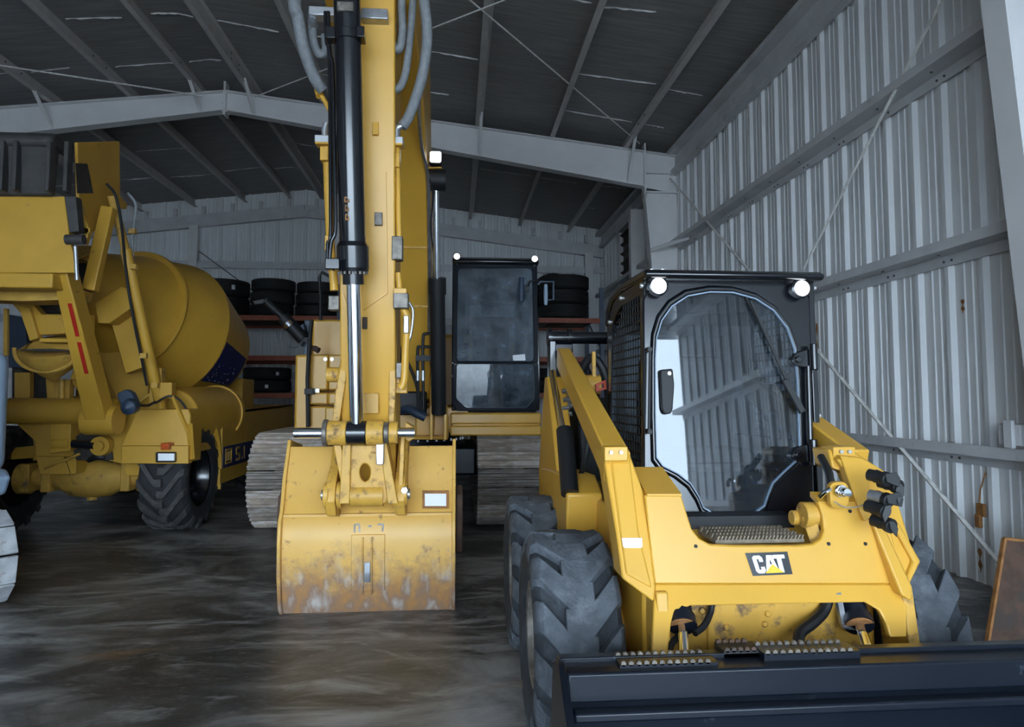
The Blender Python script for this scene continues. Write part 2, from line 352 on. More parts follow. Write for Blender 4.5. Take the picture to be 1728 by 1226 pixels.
# clips hanging from the end of the low girt, and rust runs on the sheet
bm = NB(); c = atx(1707, 732, 3.95); box(bm, 3.93, 4.12, c.y-0.10, c.y+0.10, c.z-0.08, c.z+0.07); box(bm, 3.90, 3.93, c.y-0.06, c.y+0.02, c.z-0.10, c.z+0.10); obj('girt_bracket', bm, 'girt_paint', wr, bevel=0.006)
bm = NB()
for u, v0, v1 in ((1378, 545, 610), (1624, 505, 530), (1653, 925, 968)):
    p0, p1 = atx(u, v0, XR-0.036), atx(u, v1, XR-0.036); a = abs(p0.z-p1.z)
    pts = [(XR-0.037, p0.y + math.sin(i*1.7)*0.012 + (0.010 if i < 8 else -0.010), p0.z - a*(i if i < 8 else 15-i)/7.5) for i in range(16)]
    plate(bm, pts, (0.004, 0, 0))
obj('rust_run', bm, 'rust_orange', wr)
# left wall ----------------------------------------------------------------------------
bm = NB(); box(bm, XL - 0.06, XL - 0.01, YF, YB, 0, 6.28); wl = struct('wall_left', bm, 'wall_sheet'); first = None; y = YF
while y < YB - 0.02:
    if first is None:
        bm = sheet(lambda s, h: (XL + h, YF + s), lambda x: 6.24); first = obj('wall_panel', bm, 'wall_sheet', wl, sharp=20)
    else:
        c = inst(first, wl); c.location = (0, y - YF, 0)
    y += SW
# back wall ----------------------------------------------------------------------------
bm = NB(); plate(bm, [(XL, YB+0.02, 0), (XR, YB+0.02, 0), (XR, YB+0.02, rafz(XR)+0.25), (RID, YB+0.02, 7.25), (XL, YB+0.02, rafz(XL)+0.25)], (0, 0.05, 0)); wb = struct('wall_back', bm, 'wall_sheet')
x = XR
while x > XL + 0.2:
    obj('wall_panel', sheet(lambda s, h: (x - s, YB - h), lambda q: roofz(q) + 0.01), 'wall_sheet', wb, sharp=20); x -= SW
def bar(name, parent, p0, p1, w, h, m='girt_paint', up=(0,0,1)):
    bm = NB(); beam(bm, p0, p1, w, h, up); return obj(name, bm, m, parent, bevel=0.004)
bar('end_rafter', wb, (RID, YB-0.14, rafz(RID)-0.42), (XR-0.02, YB-0.14, rafz(XR)-0.46), 0.14, 0.34)
bar('end_rafter', wb, (RID, YB-0.14, rafz(RID)-0.42), (XL+0.02, YB-0.14, rafz(XL)-0.46), 0.14, 0.34)
for px in (-7.15, -1.6, 3.75): bar('end_post', wb, (px, YB-0.15, 0), (px, YB-0.15, rafz(px)-0.55), 0.24, 0.16, 'frame_paint', up=(0,1,0))
for z in (5.12, 3.6, 2.1):
    bar('girt', wb, (XL, YB-0.1, z), (XR, YB-0.1, z), 0.1, 0.05); bar('girt', wb, (XL, YB-0.19, z-0.1), (XR, YB-0.19, z-0.1), 0.015, 0.15)
x = XR - 0.5                                   # rafter-top closure clips
bm = NB()
while x > XL:
    box(bm, x-0.05, x+0.05, YB-0.12, YB-0.04, rafz(x)-0.25, rafz(x)-0.02); x -= 0.76
obj('closure_clips', bm, 'girt_paint', wb, kind='stuff')
# front gable above the open doorway; unseen left part added to darken the left -------------------------------------------------------
bm = NB(); plate(bm, [(XL, YF-0.1, 0), (-5.4, YF-0.1, 0), (-5.4, YF-0.1, 4.15), (XR, YF-0.1, 4.15), (XR, YF-0.1, rafz(XR)+0.25), (RID, YF-0.1, 7.25), (XL, YF-0.1, rafz(XL)+0.25)], (0, -0.06, 0)); struct('wall_front', bm, 'wall_sheet')
# roof -----------------------------------------------------------------------------------
bm = NB(); plate(bm, [(XL-0.3, YF-0.3, roofz(XL-0.3)), (RID, YF-0.3, roofz(RID)), (XR+0.3, YF-0.3, roofz(XR+0.3)), (XR+0.3, YF-0.3, roofz(XR+0.3)+0.05), (RID, YF-0.3, roofz(RID)+0.05), (XL-0.3, YF-0.3, roofz(XL-0.3)+0.05)], (0, YB-YF+0.6, 0))
ceil = struct('ceiling', bm, 'roof_foil')
PUR = [0.40, 1.80, 3.20, -1.00, -2.40, -3.72, -4.66, -5.86, -7.2, -8.6, -10.0, -11.4]
t = 0.014
for i, x in enumerate(PUR):
    z0, z1 = rafz(x), roofz(x) - 0.005; sg = 1 if x > RID else -1
    prof = [(x, z1), (x+0.075*sg, z1-0.004), (x+0.075*sg, z1-t), (x+t*sg, z1-t), (x+t*sg, z0), (x-0.075*sg, z0), (x-0.075*sg, z0+0.02), (x-0.062*sg, z0+0.02), (x-0.062*sg, z0+t), (x, z0+t)]
    bm = NB(); prism(bm, prof, 'y', YF, YB - 0.05); p = obj('purlin', bm, 'purlin_paint', ceil)
    bb = NB()
    for yy in (2.9, 3.3, 5.1, 5.5, 11.2, 11.6, 13.4, 13.8):
        for dz in (0.05, 0.14): cyl(bb, (x-0.004*sg, yy, z0+dz), (x-0.014*sg, yy, z0+dz), 0.014, n=8); cyl(bb, (x+(t+0.001)*sg, yy, z0+dz), (x+(t+0.01)*sg, yy, z0+dz), 0.014, n=8)
    obj('purlin_bolts', bb, 'wire_dark', p, kind='stuff')
rnd = random.Random(3)
for y in (1.2, 2.9, 4.9, 6.6, 8.4, 10.3, 11.7, 14.0, 15.4, 17.2):                # taped insulation seams, crinkled, torn between purlins
    xs_ = sorted(PUR + [XR-0.2, XL+0.2])
    for x0, x1 in zip(xs_[:-1], xs_[1:]):
        if x1 - x0 < 0.6 or rnd.random() < 0.35: continue
        a_, b_ = x0 + 0.09, x1 - 0.09
        if rnd.random() < 0.4: b_ = a_ + (b_-a_)*rnd.uniform(0.35, 0.8)
        bm = NB(); n = 12; prev = None; oy0 = rnd.uniform(-0.06, 0.06); sl = rnd.uniform(-0.04, 0.04)
        for k in range(n + 1):
            x = a_ + (b_-a_)*k/n; dz = 0.008 + 0.018*rnd.random(); wy = (0.006 + 0.012*rnd.random())*(0.2 if k in (0, n) else 1); oy = oy0 + sl*k/n*2 + 0.008*rnd.random()
            row = [bm.verts.new((x, y+oy-wy, roofz(x)-0.002)), bm.verts.new((x, y+oy, roofz(x)-dz)), bm.verts.new((x, y+oy+wy, roofz(x)-0.002))]
            if prev: quadstrip(bm, prev, row, closed=False)
            prev = row
        obj('roof_seam', bm, 'seam_white', ceil)
# portal frames: tapered columns and haunched rafters -------------------------------------------
def colw(z): return 0.55 + 0.077 * (z - 3.85)
def rafh(x): return 0.36 + 0.042 * abs(x - RID)
def portal(n, Y):
    root = bpy.data.objects.new('trim_%d' % n, None); COL.objects.link(root); root.location = (RID, Y, 0); root['kind'] = 'structure'; root['label'] = 'pale grey steel portal frame with tapered columns and rafters'
    bpy.context.view_layer.update()
    for sg in (1, -1):
        ex = RID + sg * (XR - RID - 0.02)
        X = lambda a: RID + sg * (a - RID)
        zt, zk = rafz(XR), rafz(XR) - rafh(XR)
        bm = NB(); prism(bm, [(X(XR-0.03), 0), (X(XR-0.03), zk), (X(XR-colw(zk)), zk), (X(XR-colw(0)), 0)], 'y', Y-0.006, Y+0.006); obj('column_web', bm, 'frame_paint', root)
        bm = NB(); beam(bm, (X(XR-colw(0)), Y, 0), (X(XR-colw(zk)), Y, zk), 0.2, 0.018, up=(1,0,0)); obj('column_flange', bm, 'frame_paint', root)
        bm = NB(); beam(bm, (X(XR-0.03), Y, 0), (X(XR-0.03), Y, zt-0.03), 0.2, 0.018, up=(1,0,0)); obj('column_flange', bm, 'frame_paint', root)
        xk = XR - colw(zk)
        bm = NB(); prism(bm, [(RID, rafz(RID)-0.012), (X(XR-0.03), zt-0.012), (X(XR-0.03), zk), (X(xk), rafz(xk)-rafh(xk)), (RID, rafz(RID)-rafh(RID))], 'y', Y-0.006, Y+0.006); obj('rafter_web', bm, 'frame_paint', root)
        bm = NB(); beam(bm, (RID, Y, rafz(RID)-0.01), (X(XR+0.0), Y, zt-0.01), 0.2, 0.018); obj('rafter_flange', bm, 'frame_paint', root)
        bm = NB(); beam(bm, (RID, Y, rafz(RID)-rafh(RID)), (X(xk+0.02), Y, rafz(xk)-rafh(xk)), 0.2, 0.018); obj('rafter_flange', bm, 'frame_paint', root)
        bm = NB()                                                   # knee stiffeners and splice plate
        box(bm, min(X(xk), X(XR-0.04)), max(X(xk), X(XR-0.04)), Y-0.09, Y+0.09, zk-0.012, zk+0.012); obj('stiffener', bm, 'frame_paint', root)
        bm = NB(); box(bm, min(X(xk+0.02), X(XR-0.04)), max(X(xk+0.02), X(XR-0.04)), Y-0.09, Y+0.09, zk+0.36, zk+0.375); obj('stiffener', bm, 'frame_paint', root)
        bm = NB(); box(bm, X(xk)-0.016, X(xk)+0.016, Y-0.1, Y+0.1, zk-0.12, rafz(xk)+0.14); obj('splice_plate', bm, 'frame_paint', root)
    bm = NB(); box(bm, RID-0.02, RID+0.02, Y-0.1, Y+0.1, rafz(RID)-rafh(RID)-0.1, rafz(RID)+0.16)
    for z in (-0.28, -0.12, 0.06):
        for s in (-1, 1): cyl(bm, (RID-0.05, Y+s*0.07, rafz(RID)-0.1+z), (RID+0.05, Y+s*0.07, rafz(RID)-0.1+z), 0.016, n=8)
    obj('splice_plate', bm, 'frame_paint', root)
    for x in (3.20, 0.40, -3.72, -4.66, -7.2):                        # fly braces from purlin to lower flange
        bm = NB(); sgn = -1
        beam(bm, (x, Y-0.62, rafz(x)+0.05), (x, Y-0.02, rafz(x)-rafh(x)+0.03), 0.05, 0.006, up=(1,0,0)); beam(bm, (x+0.024, Y-0.62, rafz(x)+0.05), (x+0.024, Y-0.02, rafz(x)-rafh(x)+0.03), 0.006, 0.05, up=(1,0,0)); obj('fly_brace', bm, 'frame_paint', root)
    return root
portal(1, 12.5); portal(2, 4.2)
bm = NB(); g0 = Vector((3.62, 12.38, 4.20)); beam(bm, g0, (4.08, 11.6, 4.26), 0.012, 0.06); beam(bm, g0 + Vector((0,0,0.03)), (4.08, 11.6, 4.29), 0.06, 0.008)
obj('girt_brace', bm, 'frame_paint', wr)
# louvred opening in the far bay of the right wall --------------------------------------------
wd = bpy.data.objects.new('window_1', None); COL.objects.link(wd); wd.location = (XR, 15.6, 2.9); wd['kind'] = 'structure'; bpy.context.view_layer.update()
bm = NB(); box(bm, XR-0.05, XR-0.045, 15.0, 16.6, 3.0, 5.6); obj('dark_opening', bm, 'black_matte', wd)
for yy, dd in ((14.78, 0.36), (16.72, 0.14)):
    bm = NB(); box(bm, XR-dd, XR-0.04, yy-0.1, yy+0.1, 0.02, 5.62); obj('window_frame', bm, 'frame_paint', wd, bevel=0.006)
bm = NB(); box(bm, XR-0.2, XR-0.04, 14.9, 16.8, 5.55, 5.7); obj('window_frame', bm, 'girt_paint', wd)
for i in range(11):
    bm = NB(); z = 3.1 + i*0.235; beam(bm, (XR-0.09, 14.95, z), (XR-0.09, 16.65, z), 0.09, 0.012, up=(0.5,0,0.8)); obj('louvre_slat', bm, 'rust', wd)

# bracing wires ------------------------------------------------------------------------------
def wire(p0, p1, par, r=0.012, m='wire', sag=0.0):
    p0, p1 = Vector(p0), Vector(p1); n = 14; bm = NB()
    tube(bm, [p0.lerp(p1, i/n) - Vector((0,0,sag*4*(i/n)*(1-i/n))) for i in range(n+1)], r, n=6)
    return obj('brace_cable', bm, m, par)
wire((3.98, 4.40, 5.32), (3.98, 11.2, 0.1), wr, 0.015)
wire((3.98, 12.3, 5.55), (3.98, 4.45, 0.03), wr, 0.018)
wire((3.42, 12.35, 6.22), (-3.1, 4.3, 6.68), ceil, 0.012)
wire((-4.5, 12.2, 6.78), (-10.9, 8.2, 6.02), ceil, 0.012)
wire((-3.6, 12.2, 6.80), (3.5, 5.2, 6.02), ceil, 0.010)
wire((-7.0, 19.0, 5.4), (-4.0, 19.0, 3.2), wb, 0.014, 'wire_dark')
# ================================================================ wheels shared by the machines
def wheel_axis_pts(c, x, th, r): return Vector((c[0] + x, c[1] - math.cos(th)*r, c[2] + math.sin(th)*r))
def make_wheel(parent, c, Rr, W, tyre_m, rim_m, n_lug, lug_h, lug_hw, delta, outer=1, rim_r=0.5, center=0.02, name='wheel', hub='chrome'):
    """wheel turning about X; V of the lugs points down at the front; outer = side (+1/-1) whose rim face shows"""
    h = W / 2; c = Vector(c)
    bm = NB(); q = rim_r * Rr
    prof = [(q, -0.80*h), (q+0.10*Rr, -0.93*h), (0.76*Rr, -1.0*h), (0.88*Rr, -0.97*h), (0.945*Rr, -0.84*h), (0.955*Rr, 0), (0.945*Rr, 0.84*h), (0.88*Rr, 0.97*h), (0.76*Rr, 1.0*h), (q+0.10*Rr, 0.93*h), (q, 0.80*h)]
    lathe(bm, prof + [prof[0]], c, (1,0,0), n=48, caps=False)
    tyre = obj(name if name != 'wheel' else 'tyre', bm, tyre_m, parent)
    bm = NB(); step = 2*math.pi / n_lug
    for side in (-1, 1):
        for k in range(n_lug):
            t0 = k*step + (step/2 if side > 0 else 0)
            path = [(side*1.0*h, t0, 0.80*Rr, 0.86*Rr), (side*0.96*h, t0, 0.90*Rr, 0.93*Rr + lug_h*0.6), (side*0.82*h, t0 - delta*0.12, 0.94*Rr, 0.955*Rr + lug_h), (side*0.30*h, t0 - delta*0.85, 0.95*Rr, 0.958*Rr + lug_h), (side*0.16*h, t0 - delta, 0.95*Rr, 0.96*Rr + lug_h), (-side*center*h, t0 - delta, 0.95*Rr, 0.96*Rr + lug_h)]
            prev = None
            for x, th, r0, r1 in path:
                ring = [bm.verts.new(wheel_axis_pts(c, x, th + a*lug_hw, r)) for a, r in ((-1, r0), (-0.82, r1), (0.82, r1), (1, r0))]
                if prev: quadstrip(bm, prev, ring)
                else: bm.faces.new(ring[::-1])
                prev = ring
            bm.faces.new(prev)
    obj('tread_lugs', bm, {'rubber_dusty': 'rubber_lug', 'rubber_mixer': 'rubber_lug_brown'}[tyre_m], tyre, bevel=0.004, seg=1)
    bm = NB(); s = outer
    lathe(bm, [(q*1.01, -0.8*h*s), (q*1.05, -0.84*h*s), (q*1.02, 0.80*h*s), (q*1.07, 0.86*h*s), (q*1.0, 0.84*h*s), (q*0.92, 0.62*h*s), (q*0.86, 0.30*h*s), (q*0.55, 0.22*h*s), (q*0.5, 0.36*h*s), (q*0.30, 0.40*h*s), (q*0.28, 0.52*h*s), (0.001, 0.53*h*s)], c, (1,0,0), n=36)
    rim = obj('rim', bm, rim_m, tyre)
    bm = NB()
    for k in range(8):
        a = 2*math.pi*k/8; p = c + Vector((0.22*h*s, math.cos(a)*q*0.70, math.sin(a)*q*0.70)); cyl(bm, p, p + Vector((0.12*h*s, 0, 0)), q*0.06, n=6)
    obj('wheel_nuts', bm, hub, rim, kind='stuff')
    return tyre
def onplane(u, v, f):
    p = at(u, v, 3.0)
    for _ in range(6): p = at(u, v, f(p.z))
    return p
def radial(inner, quad, c):
    """point of the quad's outline beyond each inner point as seen from c (x/z plane)"""
    out = []
    for p in inner:
        d = (p.x - c.x, p.z - c.z); best = None
        for i in range(len(quad)):
            a, b = quad[i], quad[(i+1) % len(quad)]; ex, ez = b.x-a.x, b.z-a.z
            den = d[0]*ez - d[1]*ex
            if abs(den) < 1e-9: continue
            t = ((a.x-c.x)*ez - (a.z-c.z)*ex)/den; s = ((a.x-c.x)*d[1] - (a.z-c.z)*d[0])/den
            if t > 0 and -1e-6 <= s <= 1+1e-6 and (best is None or t < best[0]): best = (t, a.lerp(b, s))
        out.append(best[1])
    return out

# ================================================================ skid steer loader
SCX = 1.22
sk = thing('skid_steer_loader', 'yellow and black skid steer loader with glass cab door, parked in the right foreground', 'loader', (SCX, 3.4, 0))
# chassis ------------------------------------------------------------------------------------
bm = NB(); prism(bm, [(2.70,0.30),(2.70,0.78),(3.0,0.95),(4.75,0.95),(4.95,0.80),(4.95,0.35),(4.6,0.24),(2.9,0.24)], 'x', 0.74, 1.70); obj('chassis', bm, 'yellow', sk, bevel=0.02)
bm = NB(); box(bm, 0.98, 1.50, 2.645, 2.69, 0.36, 0.74)
for u, v in ((1185,1030),(1295,1035),(1225,1058),(1290,1052),(1245,1087),(1268,1087)):
    p = at(u, v, 2.645); cyl(bm, p + Vector((0,0.01,0)), p - Vector((0,0.010,0)), 0.013, n=8)
box(bm, 0.80, 1.62, 2.66, 2.70, 0.33, 0.75); obj('front_cover', bm, 'yellow_worn', sk, bevel=0.012)
for sx, s in ((0.495, -1), (1.935, 1)):
    for y in (3.10, 4.20):
        make_wheel(sk, (sx, y, 0.44), 0.425, 0.36, 'rubber_dusty', 'greasy_steel', 13, 0.038, 0.165, 0.34, outer=s, center=0.34)
        bm = NB(); cyl(bm, (sx - s*0.02, y, 0.44), (SCX + s*0.45, y, 0.44), 0.11, n=16); cyl(bm, (sx - s*0.17, y, 0.44), (sx - s*0.10, y, 0.44), 0.17, n=20); obj('axle_hub', bm, 'yellow_worn', sk)
# engine end and towers -----------------------------------------------------------------------
bm = NB(); prism(bm, [(4.35,0.9),(4.35,1.42),(4.6,1.48),(4.98,1.35),(5.05,0.6),(4.9,0.5)], 'x', 0.78, 1.66); obj('engine_hood', bm, 'black_matte', sk, bevel=0.03)
for x0, x1 in ((0.60, 0.72), (1.72, 1.84)):
    bm = NB(); prism(bm, [(3.98,0.92),(4.50,1.62),(4.62,1.62),(4.98,0.95),(4.9,0.5),(3.98,0.7)], 'x', x0, x1); obj('rear_tower', bm, 'yellow', sk, bevel=0.012)
    bm = NB(); prism(bm, [(3.62,0.60),(3.58,0.98),(3.75,1.06),(4.2,1.04),(4.7,1.0),(4.7,0.6)], 'x', x0-0.02, x1+0.05); obj('fender', bm, 'yellow', sk, bevel=0.012)
# lift arms -----------------------------------------------------------------------------------
legY = lambda z: 2.56 + (z - 0.75) * 0.42
def leg(px, name, m, dy=0.14, off=0.0, r=0.0):
    bm = NB(); P = [onplane(u, v, legY) - Vector((0, off, 0)) for u, v in px]
    if r: P = roundpoly(P, r)
    plate(bm, P, (0, dy, 0)); return obj(name, bm, m, sk, bevel=0.008)
bm = NB(); beam(bm, (0.655, 2.76, 1.205), (0.705, 4.46, 1.745), 0.105, 0.13, w1=0.088); armL = obj('lift_arm', bm, 'yellow', sk, bevel=0.008)
bm = NB(); beam(bm, (1.735, 2.86, 1.20), (1.745, 4.46, 1.745), 0.105, 0.13, w1=0.088); armR = obj('lift_arm', bm, 'yellow', sk, bevel=0.008)
leg([(1016,757),(1060,757),(1088,835),(1107,990),(1104,1016),(1050,976),(1040,900)], 'arm_front_leg', 'yellow')
leg([(1030,778),(1063,778),(1078,900),(1100,992),(1056,968),(1046,900)], 'arm_cover_plate', 'yellow', dy=0.02, off=0.010)
o = leg([(1048,906),(1082,906),(1083,919),(1081,923),(1053,923),(1050,920)], 'sticker', 'white_label', dy=0.002, off=0.013)
bm = NB(); p = at(1037, 762, 2.74); box(bm, p.x-0.045, p.x+0.05, 2.72, 2.78, p.z-0.035, p.z+0.022)
bolts = NB()
for dx in (-0.02, 0.02): cyl(bolts, (p.x+dx, 2.722, p.z), (p.x+dx, 2.708, p.z), 0.008, n=8)
o = obj('arm_stop_bracket', bm, 'yellow', sk, bevel=0.004); obj('bolts', bolts, 'steel', o, kind='stuff')
bm = NB(); plate(bm, [(0.752,2.56,0.76),(0.752,2.48,0.30),(0.752,2.66,0.28),(0.752,2.74,0.76)], (0.045,0,0)); obj('arm_knuckle', bm, 'yellow_worn', sk, bevel=0.006)
# right leg: wide outer plate, ridge and inner face
leg([(1398,758),(1436,758),(1502,800),(1546,945),(1523,992),(1490,900),(1440,800),(1405,790)], 'arm_front_leg', 'yellow')
leg([(1500,880),(1512,880),(1549,945),(1524,996),(1519,988),(1536,945)], 'arm_edge_rib', 'yellow', dy=0.03, off=0.02)
leg([(1404,772),(1416,772),(1450,812),(1530,985),(1530,1010),(1512,1000),(1438,818)], 'arm_ridge', 'yellow', dy=0.06, off=0.035)
bm = NB(); p = at(1416, 757, 2.80); box(bm, p.x-0.048, p.x+0.048, 2.76, 2.86, p.z-0.03, p.z+0.012); b2 = NB()
for dx in (-0.018, 0.018): cyl(b2, (p.x+dx, 2.762, p.z-0.008), (p.x+dx, 2.748, p.z-0.008), 0.008, n=8)
o = obj('arm_stop_bracket', bm, 'yellow', sk, bevel=0.004); obj('bolts', b2, 'steel', o, kind='stuff')
bm = NB(); plate(bm, [(1.765,2.56,0.76),(1.765,2.48,0.30),(1.765,2.66,0.28),(1.765,2.74,0.76)], (-0.045,0,0)); obj('arm_knuckle', bm, 'yellow_worn', sk, bevel=0.006)
# front cross plate between the arms -----------------------------------------------------------
plY = lambda z: 2.585 + (z - 0.76) * 0.26
up_px = [(1088,835),(1150,835),(1158,862),(1168,893),(1180,908),(1198,918),(1240,920),(1345,920),(1372,918),(1386,909),(1391,895),(1388,870),(1380,846),(1478,846),(1500,880),(1526,985),(1105,985)]
bm = NB(); plate(bm, [onplane(u, v, plY) for u, v in up_px], (0, 0.03, 0)); cross = obj('cross_plate', bm, 'yellow', sk, bevel=0.006)
lowY = lambda z: 2.585 - (0.76 - z) * 0.55
bm = NB(); lo = [(1105,985),(1526,985),(1532,1010),(1531,1075),(1502,1075),(1496,1052),(1484,1030),(1460,1016),(1300,1019),(1165,1022),(1147,1030),(1133,1050),(1126,1112),(1100,1112)]
plate(bm, [onplane(u, v, lowY) for u, v in lo], (0, 0.03, 0)); obj('cross_plate_skirt', bm, 'yellow', sk, bevel=0.006)
bm = NB(); a = [onplane(1092,833,plY), onplane(1150,833,plY)]; plate(bm, [a[0], a[1], a[1]+Vector((0,0.25,0.08)), a[0]+Vector((0,0.25,0.08))], (0,0,-0.02)); obj('cross_plate_return', bm, 'yellow', sk); bm = NB()
a = [onplane(1382,846,plY), onplane(1462,846,plY)]; plate(bm, [a[0], a[1], a[1]+Vector((0,0.07,0.03)), a[0]+Vector((0,0.07,0.03))], (0,0,-0.02)); obj('cross_plate_return', bm, 'yellow', sk)
bm = NB()
for u, v in ((1174,921),(1398,917),(1460,917),(1434,862)):
    p = onplane(u, v, plY); cyl(bm, p - Vector((0,0.004,0)), p + Vector((0,0.01,0)), 0.007, n=10)
obj('plate_holes', bm, 'black_matte', sk, kind='stuff')
# maker's badge -----------------------------------------------------------------------------------
C4 = [(1257,932.5),(1328,930),(1337,968),(1270,971)]
def badge(s, t, off):
    u = (C4[0][0]*(1-s)+C4[1][0]*s)*(1-t) + (C4[3][0]*(1-s)+C4[2][0]*s)*t; v = (C4[0][1]*(1-s)+C4[1][1]*s)*(1-t) + (C4[3][1]*(1-s)+C4[2][1]*s)*t
    return onplane(u, v, plY) - Vector((0, off, 0))
def decal(name, polys, m, off, parent):
    bm = NB()
    for P in polys: plate(bm, [badge(s, t, off) for s, t in P], (0, 0.0015, 0))
    return obj(name, bm, m, parent)
bd = decal('badge', [[(0,0),(1,0),(1,1),(0,1)]], 'black_paint', 0.003, cross)
Cp = [(0.36,0.40),(0.36,0.22),(0.31,0.12),(0.17,0.12),(0.12,0.22),(0.12,0.80),(0.17,0.90),(0.31,0.90),(0.36,0.80),(0.36,0.62),(0.265,0.62),(0.265,0.74),(0.215,0.74),(0.215,0.28),(0.265,0.28),(0.265,0.40)]
Ap = [(0.47,0.12),(0.60,0.12),(0.70,0.90),(0.61,0.90),(0.535,0.30),(0.53,0.30),(0.46,0.90),(0.36,0.90)]
Ab = [(0.47,0.52),(0.60,0.52),(0.61,0.66),(0.46,0.66)]
Tp = [(0.62,0.12),(0.90,0.12),(0.90,0.28),(0.81,0.28),(0.81,0.90),(0.70,0.90),(0.70,0.28),(0.62,0.28)]
decal('badge_letters', [Cp, Ap, Ab, Tp], 'white_label', 0.0045, sk); decal('badge_triangle', [[(0.56,0.52),(0.80,0.90),(0.33,0.90)]], 'badge_yellow' if 'badge_yellow' in M else mat('badge_yellow', (0.80,0.50,0.01), rough=0.4, var=0.02), 0.006, sk)
# tilt cylinders, hoses ---------------------------------------------------------------------------
for (ua, va), (ub, vb), (uc, vc) in (((1140,990),(1151,1050),(1156,1118)), ((1430,990),(1449,1050),(1468,1105))):
    a, b, c = at(ua, va, 2.66), at(ub, vb, 2.56), at(uc, vc, 2.40)
    bm = NB(); cyl(bm, a, b, 0.046, n=20); cyl(bm, a.lerp(b, 0.86), b.lerp(c, 0.10), 0.054, n=20); k = obj('tilt_cylinder', bm, 'dark_navy', sk)
    bm = NB(); lathe(bm, [(0.0555,0),(0.0555,0.012)], b - Vector((0,0,0.004)), (b-a), n=20); obj('rust_collar', bm, 'rust_orange', k)
    bm = NB(); cyl(bm, b, c, 0.019, n=14); obj('cylinder_rod', bm, 'chrome', k)
def hose(name, pts, r, m, parent, n=9, k=8):
    bm = NB(); tube(bm, spl(pts, k), r, n=n); return obj(name, bm, m, parent)
hose('hose', [at(1202,1015,2.62), at(1198,1035,2.60), at(1188,1055,2.56), at(1172,1068,2.53)], 0.013, 'black_matte', sk)
hose('hose', [at(1148,1070,2.56), at(1134,1085,2.53), at(1129,1105,2.50), at(1132,1125,2.48)], 0.013, 'black_matte', sk)
hose('hose', [at(1400,1000,2.64), at(1390,1030,2.62), at(1372,1050,2.58), at(1350,1068,2.55), at(1348,1090,2.52), at(1352,1115,2.50)], 0.022, 'black_matte', sk)
bm = NB(); p = at(1418,1030,2.58); beam(bm, p + Vector((-0.01,0,0.07)), p + Vector((0.01,0,-0.05)), 0.02, 0.02); cyl(bm, p + Vector((0,-0.01,-0.05)), p + Vector((0.05,-0.01,-0.06)), 0.012, n=10); obj('hose_fitting', bm, 'steel', sk)
# yellow pivot, lug with chrome bolt, couplers -----------------------------------------------------
bm = NB(); p = at(1365, 868, 2.72); cyl(bm, p + Vector((-0.03,0,0)), p + Vector((0.06,0,0)), 0.052, n=20); cyl(bm, p + Vector((-0.05,0.05,-0.02)), p + Vector((0.02,0.05,-0.02)), 0.03); beam(bm, p, p + Vector((0.03,-0.02,-0.13)), 0.06, 0.05); obj('arm_pivot', bm, 'yellow_worn', sk, bevel=0.004)
bm = NB(); q = at(1418, 828, 2.62); P = [q + Vector((x, 0, z)) for x, z in rrect(-0.042, 0.036, -0.07, 0.036, 0.030)]; plate(bm, P, (0,0.03,0)); k = obj('lifting_lug', bm, 'yellow', sk, bevel=0.004)
bm = NB(); q = at(1419, 828, 2.60)
for i in range(5): cyl(bm, q + Vector((0.001*i, -0.009*i, -0.001*i)), q + Vector((0.001*i, -0.009*i-0.006, 0)), 0.024 - 0.0018*i, n=18)
cyl(bm, q, q - Vector((0,0.045,0)), 0.015, n=16); obj('coupling_tip', bm, 'chrome', k)
hose('cap_chain', [at(1384,838,2.62), at(1392,830,2.60), at(1402,824,2.59)], 0.009, 'chrome', sk, k=4)
hose('tether', [at(1408,846,2.60), at(1425,855,2.58), at(1450,854,2.57), at(1470,842,2.57)], 0.003, 'step_tan', sk)
hose('hose', [at(1410,835,2.66), at(1402,812,2.68), at(1398,795,2.72), at(1385,770,2.8)], 0.016, 'black_matte', sk)
bm = NB(); plate(bm, [onplane(u, v, lambda z: legY(z) - 0.045) for u, v in [(1418,768),(1455,772),(1502,800),(1478,800),(1470,812),(1462,850),(1472,872),(1460,880),(1445,845)]], (0, 0.05, 0)); coup = obj('coupler_bracket', bm, 'yellow', sk, bevel=0.005)
for (u, v), (du, dv), kind in (((1478,803),(22,4),0), ((1496,815),(10,20),1), ((1480,838),(25,2),0), ((1474,856),(10,8),1), ((1484,880),(12,10),0)):
    p = at(u, v, 2.52); bm = NB()
    cyl(bm, p + Vector((-0.012,0.025,0.003)), p, 0.023, n=16); cyl(bm, p, p + Vector((0.012,-0.03,-0.004)), 0.026, 0.021, n=16); c = obj('hydraulic_coupler', bm, 'steel' if kind == 0 and v == 838 else 'black_matte', coup)
    bm = NB(); d = at(u+du, v+dv, 2.48); cyl(bm, p + Vector((0.01,-0.03,-0.004)), p + Vector((0.016,-0.052,-0.008)), 0.028, n=16); w_ = Vector((0.012,0,0.03)) if kind else Vector((-0.004,0,0.026)); P = [p + Vector((0.0,-0.055,0)) + w_*0.6, d + Vector((0.012,-0.03,0)) + w_*1.1, d + Vector((0.03,-0.02,0.002)), d + Vector((0.012,-0.03,0)) - w_*1.1, p + Vector((0.0,-0.055,0)) - w_*0.6]
    plate(bm, P, (0,-0.006,0)); obj('dust_cap', bm, 'black_matte', c, bevel=0.004)
